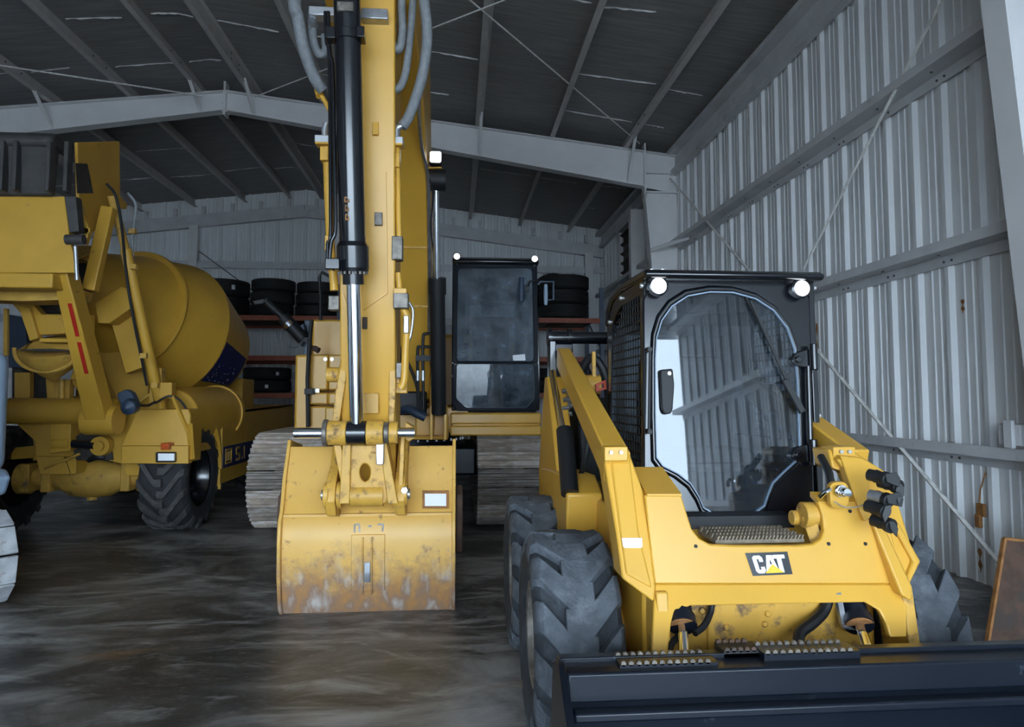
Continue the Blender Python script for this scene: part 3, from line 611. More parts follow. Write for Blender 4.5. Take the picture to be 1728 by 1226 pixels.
# black cab ---------------------------------------------------------------------------------------
cabY = lambda z: 3.08 + (z - 1.0) * 0.085
K = lambda u, v, o=0.0: onplane(u, v, cabY) - Vector((0, o, 0))
door_px = [(1099,600),(1101,565),(1110,535),(1128,510),(1156,492),(1195,485),(1235,486),(1275,497),(1306,517),(1330,548),(1343,585),(1348,640),(1350,700),(1352,762),(1345,782),(1325,800),(1305,820),(1296,842),(1290,860),(1272,873),(1235,875),(1200,873),(1183,863),(1174,842),(1160,820),(1138,803),(1112,790),(1101,775),(1099,700)]
inner = [K(u, v) for u, v in door_px]; quad = [K(1085,462), K(1366,464), K(1376,893), K(1086,893)]
cc = K(1225, 680); outer = radial(inner, quad, cc)
bm = NB(); ringplate(bm, outer, inner, (0, 0.05, 0)); box(bm, quad[3].x, quad[2].x, 3.06, 3.12, 0.80, quad[3].z); cab = obj('cab_front_frame', bm, 'black_paint', sk, bevel=0.01)
shrink = lambda P, k: [cc + (p - cc)*k for p in P]
bm = NB(); ringplate(bm, [p - Vector((0,0.016,0)) for p in shrink(inner, 1.012)], [p - Vector((0,0.016,0)) for p in shrink(inner, 0.962)], (0, 0.03, 0)); door = obj('cab_door', bm, 'black_paint', sk, bevel=0.008)
bm = NB(); plate(bm, [p - Vector((0,0.004,0)) for p in shrink(inner, 0.97)], (0, 0.006, 0)); obj('door_glass', bm, 'glass_skid', door)
bm = NB(); ringplate(bm, [p - Vector((0,0.020,0)) for p in shrink(inner, 0.963)], [p - Vector((0,0.020,0)) for p in shrink(inner, 0.952)], (0, 0.014, 0)); obj('door_seal', bm, 'grey_blue', door)
bm = NB(); P = [K(u, v, 0.03) for u, v in [(1111,624),(1132,622),(1135,650),(1132,692),(1128,698),(1118,698),(1114,690)]]; plate(bm, roundpoly(P, 0.01), (0, 0.022, 0)); h = obj('door_handle', bm, 'black_matte', door, bevel=0.006)
bm = NB(); p = K(1126, 630, 0.034); cyl(bm, p, p + Vector((0,0.01,0)), 0.008, n=12); obj('lock', bm, 'chrome', h)
bm = NB(); beam(bm, K(1262,508,0.03), K(1344,690,0.03), 0.014, 0.012, up=(0,1,0)); beam(bm, K(1318,640,0.035), K(1348,695,0.035), 0.03, 0.02, up=(0,1,0)); beam(bm, K(1256,500,0.012), K(1292,572,0.012), 0.008, 0.01, up=(0,1,0)); obj('wiper', bm, 'black_matte', door, bevel=0.003)
bm = NB(); cyl(bm, K(1093,590,0.04), K(1091,728,0.04), 0.007, n=10)
for v in (590, 727): cyl(bm, K(1092, v, 0.05), K(1092, v, 0.0), 0.012, n=10)
obj('grab_rod', bm, 'black_matte', cab)
for v in (603, 762):
    bm = NB(); P = [K(u, q, 0.03) for u, q in [(1330,v+6),(1338,v-8),(1355,v-13),(1370,v-13),(1370,v+15),(1352,v+17),(1336,v+14)]]; plate(bm, roundpoly(P, 0.012), (0, 0.03, 0)); cyl(bm, K(1364, v-22, 0.045), K(1366, v+22, 0.045), 0.018, n=14); cyl(bm, K(1341, v+4, 0.045), K(1341, v+4, 0.0), 0.016, n=12); obj('door_hinge', bm, 'black_paint', door, bevel=0.004)
bm = NB(); cyl(bm, K(1358,618,0.03), K(1362,748,0.03), 0.013, n=12); obj('hinge_rod', bm, 'black_paint', door)
for u, v0, v1 in ((1326,568,602),(1336,724,762)):
    bm = NB(); P = [K(u-5,v0,-0.06), K(u+4,v0+2,-0.06), K(u+6,v1,-0.06), K(u-2,v1,-0.06)]; plate(bm, roundpoly(P, 0.012), (0,0.01,0)); obj('reflector_strip', bm, 'rust_orange', cab)
xl, xr = quad[0].x, quad[1].x + 0.02
# roof
bm = NB(); prism(bm, [(3.10,2.045),(3.085,2.07),(3.12,2.088),(3.66,2.098),(3.86,2.06),(3.95,1.99),(3.97,1.9),(3.93,1.9),(3.90,1.98),(3.80,2.03),(3.6,2.055)], 'x', xl-0.012, xr+0.015); obj('cab_roof', bm, 'black_paint', sk, bevel=0.012)
# sides with punched screens
for sgn, X in ((-1, xl), (1, xr)):
    side = [(3.13,0.80),(3.17,2.05),(3.66,2.05),(3.80,2.02),(3.90,1.95),(3.94,1.80),(3.97,0.95),(3.9,0.80)]
    hole = [(3.21,0.95),(3.24,1.98),(3.62,1.98),(3.74,1.95),(3.82,1.90),(3.86,1.76),(3.89,1.0),(3.86,0.95)]
    bm = NB(); ringplate(bm, [(X, y, z) for y, z in side], [(X, y, z) for y, z in hole], (-sgn*0.03, 0, 0)); s = obj('cab_side_frame', bm, 'black_paint', sk, bevel=0.005)
    bm = NB(); xx = X - sgn*0.012
    for i in range(14):
        y = 3.22 + i*0.048; zt = 1.98 if y < 3.62 else 1.98 - (y-3.62)*0.75; beam(bm, (xx, y, 0.95), (xx, y, max(zt, 1.0)), 0.006, 0.006, up=(0,1,0))
    for i in range(25):
        z = 0.96 + i*0.043; beam(bm, (xx, 3.20, z), (xx, 3.87 if z < 1.8 else 3.87-(z-1.8)*0.9, z), 0.006, 0.008)
    obj('side_screen', bm, 'black_matte', s, kind='stuff')
    bm = NB()
    for y, z in ((3.18,2.02),(3.17,1.4),(3.16,0.9),(3.6,2.02),(3.88,1.92)): cyl(bm, (X+sgn*0.0, y, z), (X+sgn*0.012, y, z), 0.012, n=10)
    obj('bolts', bm, 'bolt_zinc', s, kind='stuff')
bm = NB(); ringplate(bm, [(xl,3.93,0.8),(xr,3.93,0.8),(xr,3.93,1.95),(xl,3.93,1.95)], [(xl+0.1,3.93,1.15),(xr-0.1,3.93,1.15),(xr-0.1,3.93,1.85),(xl+0.1,3.93,1.85)], (0,0.03,0)); rf_ = obj('cab_rear_frame', bm, 'black_matte', sk)
bm = NB(); box(bm, xl+0.09, xr-0.09, 3.94, 3.946, 1.14, 1.86); obj('rear_window', bm, 'glass_dark', rf_)  # dark glass put in here to keep the cab interior dark
# interior
bm = NB(); box(bm, xl+0.04, xr-0.04, 3.14, 3.92, 0.80, 0.84); obj('cab_floor', bm, 'interior', sk)
mx = (xl + xr)/2
bm = NB(); box(bm, mx-0.24, mx+0.24, 3.45, 3.85, 1.10, 1.22); seat = obj('seat', bm, 'seat_black', sk, bevel=0.04, seg=3)
bm = NB(); beam(bm, (mx, 3.78, 1.18), (mx, 3.86, 1.72), 0.44, 0.10, up=(0,1,0)); obj('seat_backrest', bm, 'seat_black', seat, bevel=0.04, seg=3)
bm = NB(); box(bm, mx-0.22, mx+0.22, 3.5, 3.85, 0.84, 1.1); obj('seat_base', bm, 'interior', seat)
for s in (-1, 1):
    bm = NB(); box(bm, mx+s*0.32-0.05, mx+s*0.32+0.05, 3.3, 3.8, 1.2, 1.28); cyl(bm, (mx+s*0.3, 3.36, 1.26), (mx+s*0.28, 3.33, 1.42), 0.018, 0.026, n=12); obj('joystick_console', bm, 'interior', sk, bevel=0.01)
bm = NB(); cyl(bm, (mx-0.34, 3.22, 1.16), (mx+0.34, 3.22, 1.16), 0.016, n=12); obj('lap_bar', bm, 'interior', sk)
# work lamps
for u, v in ((1106,485),(1344,489)):
    p = K(u, v, 0.02); bm = NB(); lathe(bm, [(0.030,0.05),(0.044,0.03),(0.048,-0.03),(0.040,-0.035)], p, (0,1,0), n=24); l = obj('work_lamp', bm, 'black_paint', sk)
    bm = NB(); lathe(bm, [(0.0385,-0.034),(0.030,-0.042),(0.001,-0.045)], p, (0,1,0), n=24); obj('lamp_lens', bm, 'lamp_lens', l)
    bm = NB()
    for s in (-1,1): box(bm, p.x+s*0.026-0.006, p.x+s*0.026+0.006, p.y-0.01, p.y+0.03, p.z+0.03, p.z+0.085)
    obj('lamp_bracket', bm, 'steel', l)
# entry step
bm = NB(); a, b = at(1198, 912, 2.78), at(1345, 912, 2.78); box(bm, a.x, b.x, 2.72, 2.93, 0.90, 0.915); st = obj('entry_step', bm, 'step_tan', sk)
bm = NB()
for r_ in range(4):
    for i in range(24):
        x = a.x + 0.01 + i*(b.x-a.x-0.02)/23; y = 2.725 + r_*0.062; beam(bm, (x-0.005, y, 0.915), (x+0.003, y, 0.932), 0.03, 0.004, up=(1,0,0))
obj('step_teeth', bm, 'step_tan', st, kind='stuff')
bm = NB(); box(bm, a.x-0.05, b.x+0.07, 2.94, 3.06, 0.78, 0.97); obj('cab_sill', bm, 'black_matte', sk)
# lift cylinders, hydraulics and rear bits on the left
for x, s in ((0.60,-1),(1.84,1)):
    bm = NB(); cyl(bm, (x, 3.60, 0.98), (x+0.015*s*-1, 3.86, 1.30), 0.048, n=18); k = obj('lift_cylinder', bm, 'black_matte', sk); bm = NB(); cyl(bm, (x, 3.86, 1.30), (x, 4.25, 1.64), 0.022, n=12); obj('cylinder_rod', bm, 'chrome', k)
bm = NB(); cyl(bm, (0.625,4.56,1.885), (1.80,4.56,1.885), 0.042, n=18)
for x in (0.625, 0.76, 1.68, 1.80): cyl(bm, (x-0.012,4.56,1.885), (x+0.012,4.56,1.885), 0.062, n=18)
tw = obj('tower_cross_tube', bm, 'black_paint', sk)
for x in (0.64, 1.80):
    bm = NB(); box(bm, x-0.022, x+0.022, 4.50, 4.62, 1.10, 1.86); obj('tower_post', bm, 'black_paint', sk, bevel=0.006)
bm = NB(); prism(bm, [(4.48,1.62),(4.50,1.84),(4.62,1.84),(4.66,1.62)], 'x', 0.655, 0.775); obj('arm_clevis', bm, 'black_paint', sk, bevel=0.006)
for i, (u, v) in enumerate(((948,660),(950,675),(948,690),(952,700),(958,668),(962,685))):
    bm = NB(); p = at(u, v, 4.35); cyl(bm, p, p + Vector((0.05,0,0.01)), 0.015, n=8); obj('hydraulic_fitting', bm, 'steel', sk)
bm = NB(); p = at(1002,640,4.12); beam(bm, p + Vector((0,0,0.17)), p + Vector((0.0,0,-0.02)), 0.02, 0.03); cyl(bm, p + Vector((-0.06,0.02,-0.03)), p + Vector((0.04,0.02,-0.03)), 0.06, n=14); obj('arm_lock_pin', bm, 'yellow_worn', sk)
bm = NB(); p = at(1014,652,4.05); ringplate(bm, [p+Vector((-0.03,0,-0.03)),p+Vector((0.035,0,-0.015)),p+Vector((0.03,0,0.04)),p+Vector((-0.03,0,0.015))], [p+Vector((-0.012,0,-0.015)),p+Vector((0.02,0,-0.006)),p+Vector((0.015,0,0.022)),p+Vector((-0.012,0,0.006))], (0,0.02,0)); obj('battery_switch', bm, 'red_paint', sk)
hose('hose', [(0.74,4.3,1.50),(0.82,4.2,1.72),(0.90,4.15,1.66),(0.94,4.15,1.45),(0.92,4.2,1.2)], 0.028, 'black_matte', sk)
hose('hose', [(0.76,4.35,1.40),(0.80,4.22,1.62),(0.86,4.18,1.52),(0.88,4.2,1.2)], 0.022, 'black_matte', sk)
hose('hose', [(0.70,3.9,1.0),(0.735,3.8,1.2),(0.76,3.9,1.35),(0.77,4.2,1.4)], 0.015, 'black_matte', sk)
# loading bucket ------------------------------------------------------------------------------------
bx0, bx1 = 0.335, 2.105
side = [(2.22,0.655),(2.17,0.655),(1.30,0.06),(1.25,0.03),(2.20,0.02),(2.34,0.12),(2.36,0.40),(2.30,0.62)]
bm = NB(); prism(bm, [(2.33,0.02),(2.365,0.10),(2.37,0.42),(2.31,0.64),(2.22,0.66),(2.22,0.63),(2.29,0.60),(2.345,0.40),(2.335,0.12),(2.30,0.05),(1.25,0.045),(1.22,0.02)], 'x', bx0, bx1); bk = obj('bucket_shell', bm, 'dark_navy', sk, bevel=0.004)
for x in (bx0, bx1):
    bm = NB(); prism(bm, side, 'x', x-0.012, x+0.012); obj('bucket_side', bm, 'dark_navy', sk, bevel=0.004)
bm = NB(); box(bm, bx0+0.01, bx1-0.01, 2.13, 2.23, 0.555, 0.645); beam(bm, (bx0+0.02, 2.10, 0.535), (bx1-0.02, 2.10, 0.535), 0.05, 0.03); bt = obj('bucket_top_beam', bm, 'dark_navy', sk, bevel=0.008)
for (ua, ub), y0, z0 in (((1046,1212), 2.16, 0.655), ((1222,1288), 2.22, 0.665), ((1290,1452), 2.18, 0.668)):
    a, b = at(ua, 1110, y0), at(ub, 1110, y0); bm = NB(); box(bm, a.x, b.x, y0, y0+0.085, z0-0.03, z0); s = obj('bucket_step', bm, 'dark_navy' if ua != 1222 else 'black_matte', sk); bm = NB(); n = int((b.x-a.x)/0.026)
    for i in range(n):
        x = a.x + 0.012 + i*(b.x-a.x-0.02)/n
        for yy in (y0+0.006, y0+0.079): cyl(bm, (x, yy-0.006, z0+0.003), (x, yy+0.006, z0+0.003), 0.0085, n=8)
    obj('step_teeth', bm, 'greasy_steel' if ua != 1222 else 'rust', s, kind='stuff')
bm = NB(); prism(bm, [(1.10,0.005),(1.30,0.05),(1.34,0.03),(1.34,0.005)], 'x', bx0, bx1); obj('cutting_edge', bm, 'steel', sk)
# ================================================================ crawler excavator
EX = -0.60
ex = thing('crawler_excavator', 'large yellow crawler excavator facing the camera with its bucket resting on the floor', 'excavator', (EX, 9.0, 0))
# bucket ----------------------------------------------------------------------------------------
bo = [(5.02,1.13),(4.93,0.93),(4.87,0.70),(4.83,0.66),(4.81,0.50),(4.82,0.28),(4.86,0.08),(4.90,0.0),(5.02,0.0),(5.50,0.04),(5.85,0.16)]
bi = [(p[0] + d[0], p[1] + d[1]) for p, d in zip(bo, [(0.03,0),(0.03,0),(0.03,0),(0.03,0),(0.03,0),(0.03,0),(0.03,0.02),(0.03,0.03),(0,0.03),(0,0.03),(0,0.03)])]
bw = 0.60
bm = NB(); prism(bm, bo + bi[::-1], 'x', EX-bw+0.02, EX+bw-0.02); bkt = obj('bucket_shell', bm, 'bucket_yellow', ex, bevel=0.004)
for x0, x1 in ((EX-bw, EX-bw+0.025), (EX+bw-0.025, EX+bw)):
    bm = NB(); prism(bm, [(5.03,1.18),(4.90,0.93),(4.835,0.70),(4.79,0.64),(4.775,0.50),(4.785,0.28),(4.83,0.06),(4.88,0.0),(5.5,0.01),(5.9,0.17),(5.75,0.75),(5.4,1.12)], 'x', x0, x1); obj('bucket_side', bm, 'bucket_yellow', ex, bevel=0.006)
bm = NB(); plate(bm, [(EX+bw, 4.98, 0.78), (EX+bw, 5.12, 0.84), (EX+bw, 5.30, 0.62), (EX+bw, 5.24, 0.36), (EX+bw, 5.04, 0.36), (EX+bw, 4.96, 0.52)], (0.05, 0, 0)); obj('side_cutter', bm, 'rust', ex, bevel=0.012)
bm = NB(); plate(bm, [(EX-bw-0.05, 4.98, 0.78), (EX-bw-0.05, 5.12, 0.84), (EX-bw-0.05, 5.30, 0.62), (EX-bw-0.05, 5.24, 0.36), (EX-bw-0.05, 5.04, 0.36), (EX-bw-0.05, 4.96, 0.52)], (0.05, 0, 0)); obj('side_cutter', bm, 'rust', ex, bevel=0.012)
for i in range(5):
    x = EX - 0.48 + i*0.24; bm = NB(); prism(bm, [(5.82,0.14),(5.82,0.24),(6.08,0.32),(6.09,0.30)], 'x', x-0.05, x+0.05); obj('bucket_tooth', bm, 'steel', ex, bevel=0.006)
# stiffeners on the bucket's back: long panel with a slot-shaped wear bar, weld seam under the hinge plate
bf = lambda u, v, o=0.0: Vector((at(u, v, 4.83).x, 4.83 - o, at(u, v, 4.83).z))
bm = NB(); z0, z1 = 0.10, 0.54
def backy(z):
    for (ya, za), (yb, zb) in zip(bo[:-1], bo[1:]):
        if zb <= z <= za: return ya + (yb-ya)*(za-z)/max(za-zb, 1e-6)
    return 4.86
def backstrip(xa, xb, za, zb, lift, m, name, n=8, parent=bkt):
    bm = NB(); prev = None
    for i in range(n+1):
        z = za + (zb-za)*i/n; y = backy(z)
        row = [bm.verts.new((xa, y+0.004, z)), bm.verts.new((xa, y-lift, z)), bm.verts.new((xb, y-lift, z)), bm.verts.new((xb, y+0.004, z))]
        if prev: quadstrip(bm, prev, row)
        else: bm.faces.new(row)
        prev = row
    bm.faces.new(prev[::-1]); return obj(name, bm, m, parent, bevel=0.004)
xa, xb = at(592,950,4.8).x, at(649,950,4.8).x
backstrip(xa, xb, 0.16, 0.545, 0.012, 'bucket_yellow', 'wear_panel')
xa2, xb2 = at(613,950,4.8).x, at(626,950,4.8).x
backstrip(xa2-0.01, xa2, 0.14, 0.53, 0.03, 'bucket_yellow', 'wear_bar_rim'); backstrip(xb2, xb2+0.01, 0.14, 0.53, 0.03, 'bucket_yellow', 'wear_bar_rim')
backstrip(xa2+0.004, xb2-0.004, 0.22, 0.36, 0.016, 'steel', 'bare_patch')
bm = NB(); beam(bm, (EX-bw+0.03, 4.835, 0.675), (EX+bw-0.03, 4.835, 0.675), 0.03, 0.018); obj('weld_seam', bm, 'bucket_yellow', bkt)
# stencilled marks above the wear panel
bm = NB()
def backmark(pts, lift=0.002, m=None):
    P = [Vector((at(u, v, 4.82).x, 0, at(u, v, 4.82).z)) for u, v in pts]
    plate(bm, [Vector((p.x, backy(p.z)-lift, p.z)) for p in P], (0, 0.004, 0))
for q in ([(597,884),(600,884),(600,898),(597,898)], [(600,883),(607,883),(607,886),(600,886)], [(605,886),(608,886),(608,897),(605,897)], [(621,886),(627,886),(627,889),(621,889)], [(637,883),(648,883),(648,886),(637,886)], [(645,886),(648,886),(647,896),(644,896)]): backmark(q)
obj('stencil_marks', bm, 'greasy_steel', bkt, kind='stuff')
hp = lambda u, v: Vector((at(u, v, 4.9).x, 4.9, at(u, v, 4.9).z))
def platey(z): return 4.83 + (z-0.66)*(0.19/0.47)
def onhinge(u, v, off):
    p = at(u, v, 4.9)
    for _ in range(5): p = at(u, v, platey(p.z))
    return p - Vector((0, off, 0))
bm = NB(); ringplate(bm, [onhinge(u, v, 0.012) for u, v in [(713,827),(757,827),(757,857),(713,857)]], [onhinge(u, v, 0.012) for u, v in [(717,832),(753,832),(753,853),(717,853)]], (0,0.012,0)); pf = obj('plate_frame', bm, 'rust_orange', bkt)
bm = NB(); plate(bm, [onhinge(u, v, 0.010) for u, v in [(717,832),(753,832),(753,853),(717,853)]], (0,0.008,0)); obj('id_plate', bm, 'white_label', bkt)
# hinge ears and lower pin
for u0, u1 in ((556,572),(669,686)):
    xa, xb = at(u0, 800, 4.75).x, at(u1, 800, 4.75).x; bm = NB(); prism(bm, [(4.62,0.90),(4.60,0.80),(4.66,0.70),(4.86,0.66),(5.05,0.95),(5.05,1.2),(4.92,1.22),(4.78,1.02),(4.68,0.96)], 'x', xa, xb); obj('hinge_ear', bm, 'yellow_worn', ex, bevel=0.006)
zp = at(620, 834, 4.68).z
bm = NB(); cyl(bm, (at(543,834,4.68).x, 4.68, zp), (at(692,834,4.68).x, 4.68, zp), 0.035, n=20); obj('bucket_pin', bm, 'steel', ex)
for u0, u1, r in ((548,557,0.085),(558,566,0.065),(570,578,0.09),(664,672,0.09),(676,688,0.075)):
    bm = NB(); cyl(bm, (at(u0,834,4.68).x, 4.68, zp), (at(u1,834,4.68).x, 4.68, zp), r, n=24); obj('pin_boss', bm, 'yellow_worn', ex, bevel=0.005)
bm = NB(); p = at(683, 826, 4.58); cyl(bm, p, p - Vector((0,0.03,0)), 0.022, n=6); obj('boss_bolt', bm, 'bolt_zinc', ex)
# power link between the two pins: tapering casting with an oval window
L4 = lambda u, v: at(u, v, 4.60)
zu = at(605, 730, 4.55).z
lo_, in_ = [(585,752),(648,752),(664,838),(655,850),(578,850),(576,838)], None
ov = [(616 + 9*math.cos(a), 797 - 15*math.sin(a)) for a in [2*math.pi*i/24 for i in range(24)]]
inner = [L4(u, v) for u, v in ov]; quadL = [L4(588,750), L4(645,750), L4(662,850), L4(578,850)]
bm = NB(); ringplate(bm, radial(inner, quadL, L4(616,797)), inner, (0, 0.10, 0)); lk = obj('power_link', bm, 'yellow_worn', ex, bevel=0.008)
for pts in ([(578,745),(592,745),(590,850),(572,850)], [(640,745),(652,745),(672,850),(654,850)]):
    bm = NB(); plate(bm, [at(u, v, 4.57) for u, v in pts], (0, 0.15, 0)); obj('link_cheek', bm, 'yellow_worn', lk, bevel=0.006)
bm = NB(); cyl(bm, (at(594,834,4.66).x,4.64,zp), (at(648,834,4.66).x,4.64,zp), 0.072, n=24); obj('link_barrel', bm, 'yellow_worn', lk)
bm = NB(); plate(bm, [at(u, v, 4.60) for u, v in [(562,748),(575,748),(592,838),(580,840)]], (0,0.06,0)); obj('link_side_bar', bm, 'yellow_worn', lk, bevel=0.005)
bm = NB(); plate(bm, [at(u, v, 4.62) for u, v in [(676,735),(683,735),(680,825),(672,825)]], (0,0.08,0)); obj('link_side_bar', bm, 'yellow_worn', lk, bevel=0.005)
bm = NB(); plate(bm, roundpoly([at(u, v, 4.52) for u, v in [(634,746),(648,746),(647,784),(635,784)]], 0.012), (0,0.05,0)); obj('grease_guard', bm, 'steel', lk, bevel=0.004)
# upper pin
X4 = lambda u: at(u, 730, 4.55).x
bm = NB(); cyl(bm, (X4(497),4.55,zu), (X4(700),4.55,zu), 0.034, n=20); obj('link_pin', bm, 'chrome', ex)
for u0, u1, r, m in ((546,554,0.088,'greasy_steel'),(554,586,0.080,'yellow_worn'),(619,648,0.082,'yellow_worn'),(648,657,0.07,'greasy_steel'),(657,672,0.072,'yellow_worn')):
    bm = NB(); cyl(bm, (X4(u0),4.55,zu), (X4(u1),4.55,zu), r, n=28); obj('pin_boss', bm, m, ex, bevel=0.006)
bm = NB(); cyl(bm, (X4(587),4.55,zu), (X4(618),4.55,zu), 0.080, n=28); eye = obj('rod_eye', bm, 'black_paint', ex)
bm = NB(); plate(bm, [at(u, v, 4.66) for u, v in [(684,712),(700,722),(698,740),(690,745),(682,740)]], (0,0.12,0)); obj('link_end_plate', bm, 'yellow_worn', ex, bevel=0.006)
# stick ----------------------------------------------------------------------------------------
sy = lambda z: 4.80 - 0.14*(z - 1.0)          # front face of the stick
def stickat(u, v, off=0.0):
    p = at(u, v, 4.7)
    for _ in range(6): p = at(u, v, sy(p.z) - off)
    return p
sx0, sx1 = EX - 0.185, EX + 0.185
a = []
bm = NB(); plate(bm, [(sx0, sy(0.75)+0.12, 0.75), (sx0, sy(1.0)+0.02, 1.05), (sx0, sy(2.2), 2.2), (sx0, sy(4.7), 4.7), (sx0, sy(4.9)+0.5, 4.9), (sx0, sy(4.2)+0.55, 4.1), (sx0, sy(1.2)+0.42, 1.2), (sx0, sy(0.8)+0.32, 0.78)], (sx1-sx0, 0, 0)); stick = obj('stick', bm, 'yellow', ex, bevel=0.01)
bm = NB(); w0 = [stickat(u, v, 0.008) for u, v in [(582,462),(655,462),(655,495),(614,524),(614,735),(656,735),(662,470)]]
bm.free(); bm = NB(); beam(bm, stickat(613,522,0.004), stickat(653,494,0.004), 0.012, 0.02, up=(0,1,0)); beam(bm, stickat(653,494,0.004), stickat(650,290,0.004), 0.012, 0.02, up=(0,1,0)); beam(bm, stickat(586,520,0.004), stickat(578,495,0.004), 0.012, 0.02, up=(0,1,0)); obj('weld_seam', bm, 'yellow', stick, kind='stuff')
for u, v, w, h, m in ((634,218,10,22,'yellow'),(639,370,13,22,'greasy_steel'),(616,545,8,20,'rust'),(625,680,28,34,'yellow_worn')):
    p = stickat(u, v); k = p.y/1152; bm = NB(); cbox(bm, p - Vector((0,0.006,0)), (w*k, 0.03, h*k)); obj('stick_pad', bm, m, stick, bevel=0.004)
# side plates at the foot of the stick and idler links
for pts, yo in (([(577,560),(586,560),(584,640),(572,715),(560,715),(566,660),(574,620)], 4.72), ([(658,560),(666,560),(668,650),(665,715),(655,715),(656,650)], 4.72)):
    bm = NB(); plate(bm, [at(u, v, yo) for u, v in pts], (0, 0.08, 0)); obj('idler_link', bm, 'yellow_worn', ex, bevel=0.006)
bm = NB(); p = at(569, 632, 4.85); cyl(bm, p + Vector((-0.07,0,0)), p + Vector((0.14,0,0)), 0.052, n=20); obj('idler_pin', bm, 'yellow_worn', ex, bevel=0.004)
bm = NB(); p = at(668, 632, 4.85); cyl(bm, p + Vector((-0.1,0,0)), p + Vector((0.05,0,0)), 0.06, n=20); obj('idler_pin', bm, 'yellow_worn', ex, bevel=0.004)
bm = NB(); p = at(676, 655, 4.8); cbox(bm, p, (0.10, 0.08, 0.07)); cbox(bm, p + Vector((-0.02,0,0.09)), (0.04,0.07,0.12)); obj('valve_bracket', bm, 'yellow_worn', ex, bevel=0.008)
# bucket cylinder
ca, cb = Vector((X4(602.5), 4.55, zu)), at(586, 18, 4.17)
axv = (cb - ca).normalized(); tl = (cb - ca).length
def cylat(v):     # point on the cylinder axis shown at photo row v
    lo, hi = 0.0, 1.0
    for _ in range(40):
        m_ = (lo + hi)/2; p = ca.lerp(cb, m_); q = CAMH + (at(600, v, p.y).z - CAMH)
        if p.z < q: lo = m_
        else: hi = m_
    return ca.lerp(cb, lo)
bm = NB(); cyl(bm, cylat(720), cylat(470), 0.045, n=24); rod = obj('bucket_cylinder_rod', bm, 'chrome', ex)
bm = NB(); cyl(bm, cylat(738), cylat(716), 0.07, 0.05, n=24); obj('rod_end', bm, 'black_paint', rod)
bm = NB(); g, h_ = cylat(458), cylat(408); cyl(bm, cylat(480), cylat(455), 0.068, n=28); cyl(bm, g, cylat(452), 0.097, 0.102, n=28); cyl(bm, cylat(452), cylat(416), 0.102, n=28); cyl(bm, cylat(416), h_, 0.102, 0.086, n=28); cyl(bm, cylat(408), cylat(400), 0.084, n=28); cyl(bm, cylat(400), cb + axv*0.7, 0.0825, n=32); barrel = obj('bucket_cylinder', bm, 'black_paint', ex)
bm = NB()
d_, s_, u_ = basis(axv)
for k in range(16):
    t = 2*math.pi*k/16; p = g + (s_*math.cos(t) + u_*math.sin(t))*0.085; cyl(bm, p - d_*0.018, p + d_*0.004, 0.010, n=6)
obj('gland_bolts', bm, 'greasy_steel', barrel, kind='stuff')
q = cylat(62); bm = NB(); cyl(bm, q - axv*0.03, q + axv*0.03, 0.089, n=28); box(bm, q.x-0.13, q.x-0.07, q.y-0.05, q.y+0.03, q.z-0.04, q.z+0.035); box(bm, q.x+0.06, q.x+0.11, q.y-0.07, q.y+0.03, q.z-0.035, q.z+0.035); obj('cylinder_clamp', bm, 'black_paint', barrel, bevel=0.005)
q = cylat(24); bm = NB(); cbox(bm, (q.x, q.y-0.02, q.z), (0.10, 0.14, 0.06)); obj('cylinder_port', bm, 'greasy_steel', barrel, bevel=0.006)
bm = NB(); q0 = stickat(633, 28, 0.03); cbox(bm, q0, (0.17, 0.08, 0.07)); obj('port_block', bm, 'steel', stick, bevel=0.006)
# painted number down the barrel (orange stencil)
bm = NB()
for v in (343, 357, 372):
    q = cylat(v); x = q.x - 0.018
    pts = [(-0.012,-0.02),(0.012,-0.02),(0.012,0.02),(-0.012,0.02)] if v != 343 else [(-0.016,-0.018),(0.016,-0.018),(0.016,0.018),(-0.016,0.018)]
    inn = [(a*0.45, b*0.5) for a, b in pts]; yy = q.y - 0.0835
    ringplate(bm, [(x+a, yy, q.z+b) for a, b in pts], [(x+a, yy, q.z+b) for a, b in inn], (0, 0.006, 0))
obj('barrel_stencil', bm, 'rust_orange', barrel, kind='stuff')
# hard pipes on both sides of the stick
def pipe(name, px, r, m, yo, parent=ex, n=10, smooth=True, pre=(), post=()):
    P = [at(u, v, yo if not isinstance(yo, (list, tuple)) else yo[i]) for i, (u, v) in enumerate(px)]
    P = [Vector(q) for q in pre] + P + [Vector(q) for q in post]
    bm = NB(); tube(bm, spl(P, 6) if smooth else P, r, n=n); return obj(name, bm, m, parent)
pipe('black_pipe', [(554,20),(555,60),(557,90),(562,120),(564,250),(566,380),(559,408),(556,440),(558,450),(566,454)], 0.013, 'black_paint', 4.28)
pipe('black_pipe', [(549,20),(551,70),(556,110),(558,380),(553,410),(553,446)], 0.012, 'black_paint', 4.33)
bm = NB(); cbox(bm, at(562,446,4.28), (0.09,0.06,0.07)); obj('pipe_flange', bm, 'black_paint', ex, bevel=0.006)
for u0, u1, blk in (((549, 551, 558), (), 232), ((668, 670, 675), (), 236)):
    pass
pipe('yellow_pipe', [(551,236),(553,300),(556,380),(560,440),(563,470),(564,490)], 0.028, 'yellow', 4.62)
pipe('yellow_pipe', [(670,238),(671,300),(673,380),(674,400)], 0.020, 'yellow', 4.60)
pipe('yellow_pipe', [(672,460),(674,482),(676,500)], 0.020, 'yellow', 4.60)
pipe('yellow_pipe', [(661,250),(661,330),(663,420),(664,520),(665,600),(664,640)], 0.022, 'yellow', 4.78)
pipe('yellow_pipe', [(681,520),(687,540),(685,580),(682,640),(676,655)], 0.026, 'yellow', 4.66)
pipe('yellow_pipe', [(690,510),(697,525),(694,560),(688,580)], 0.010, 'steel', 4.66)
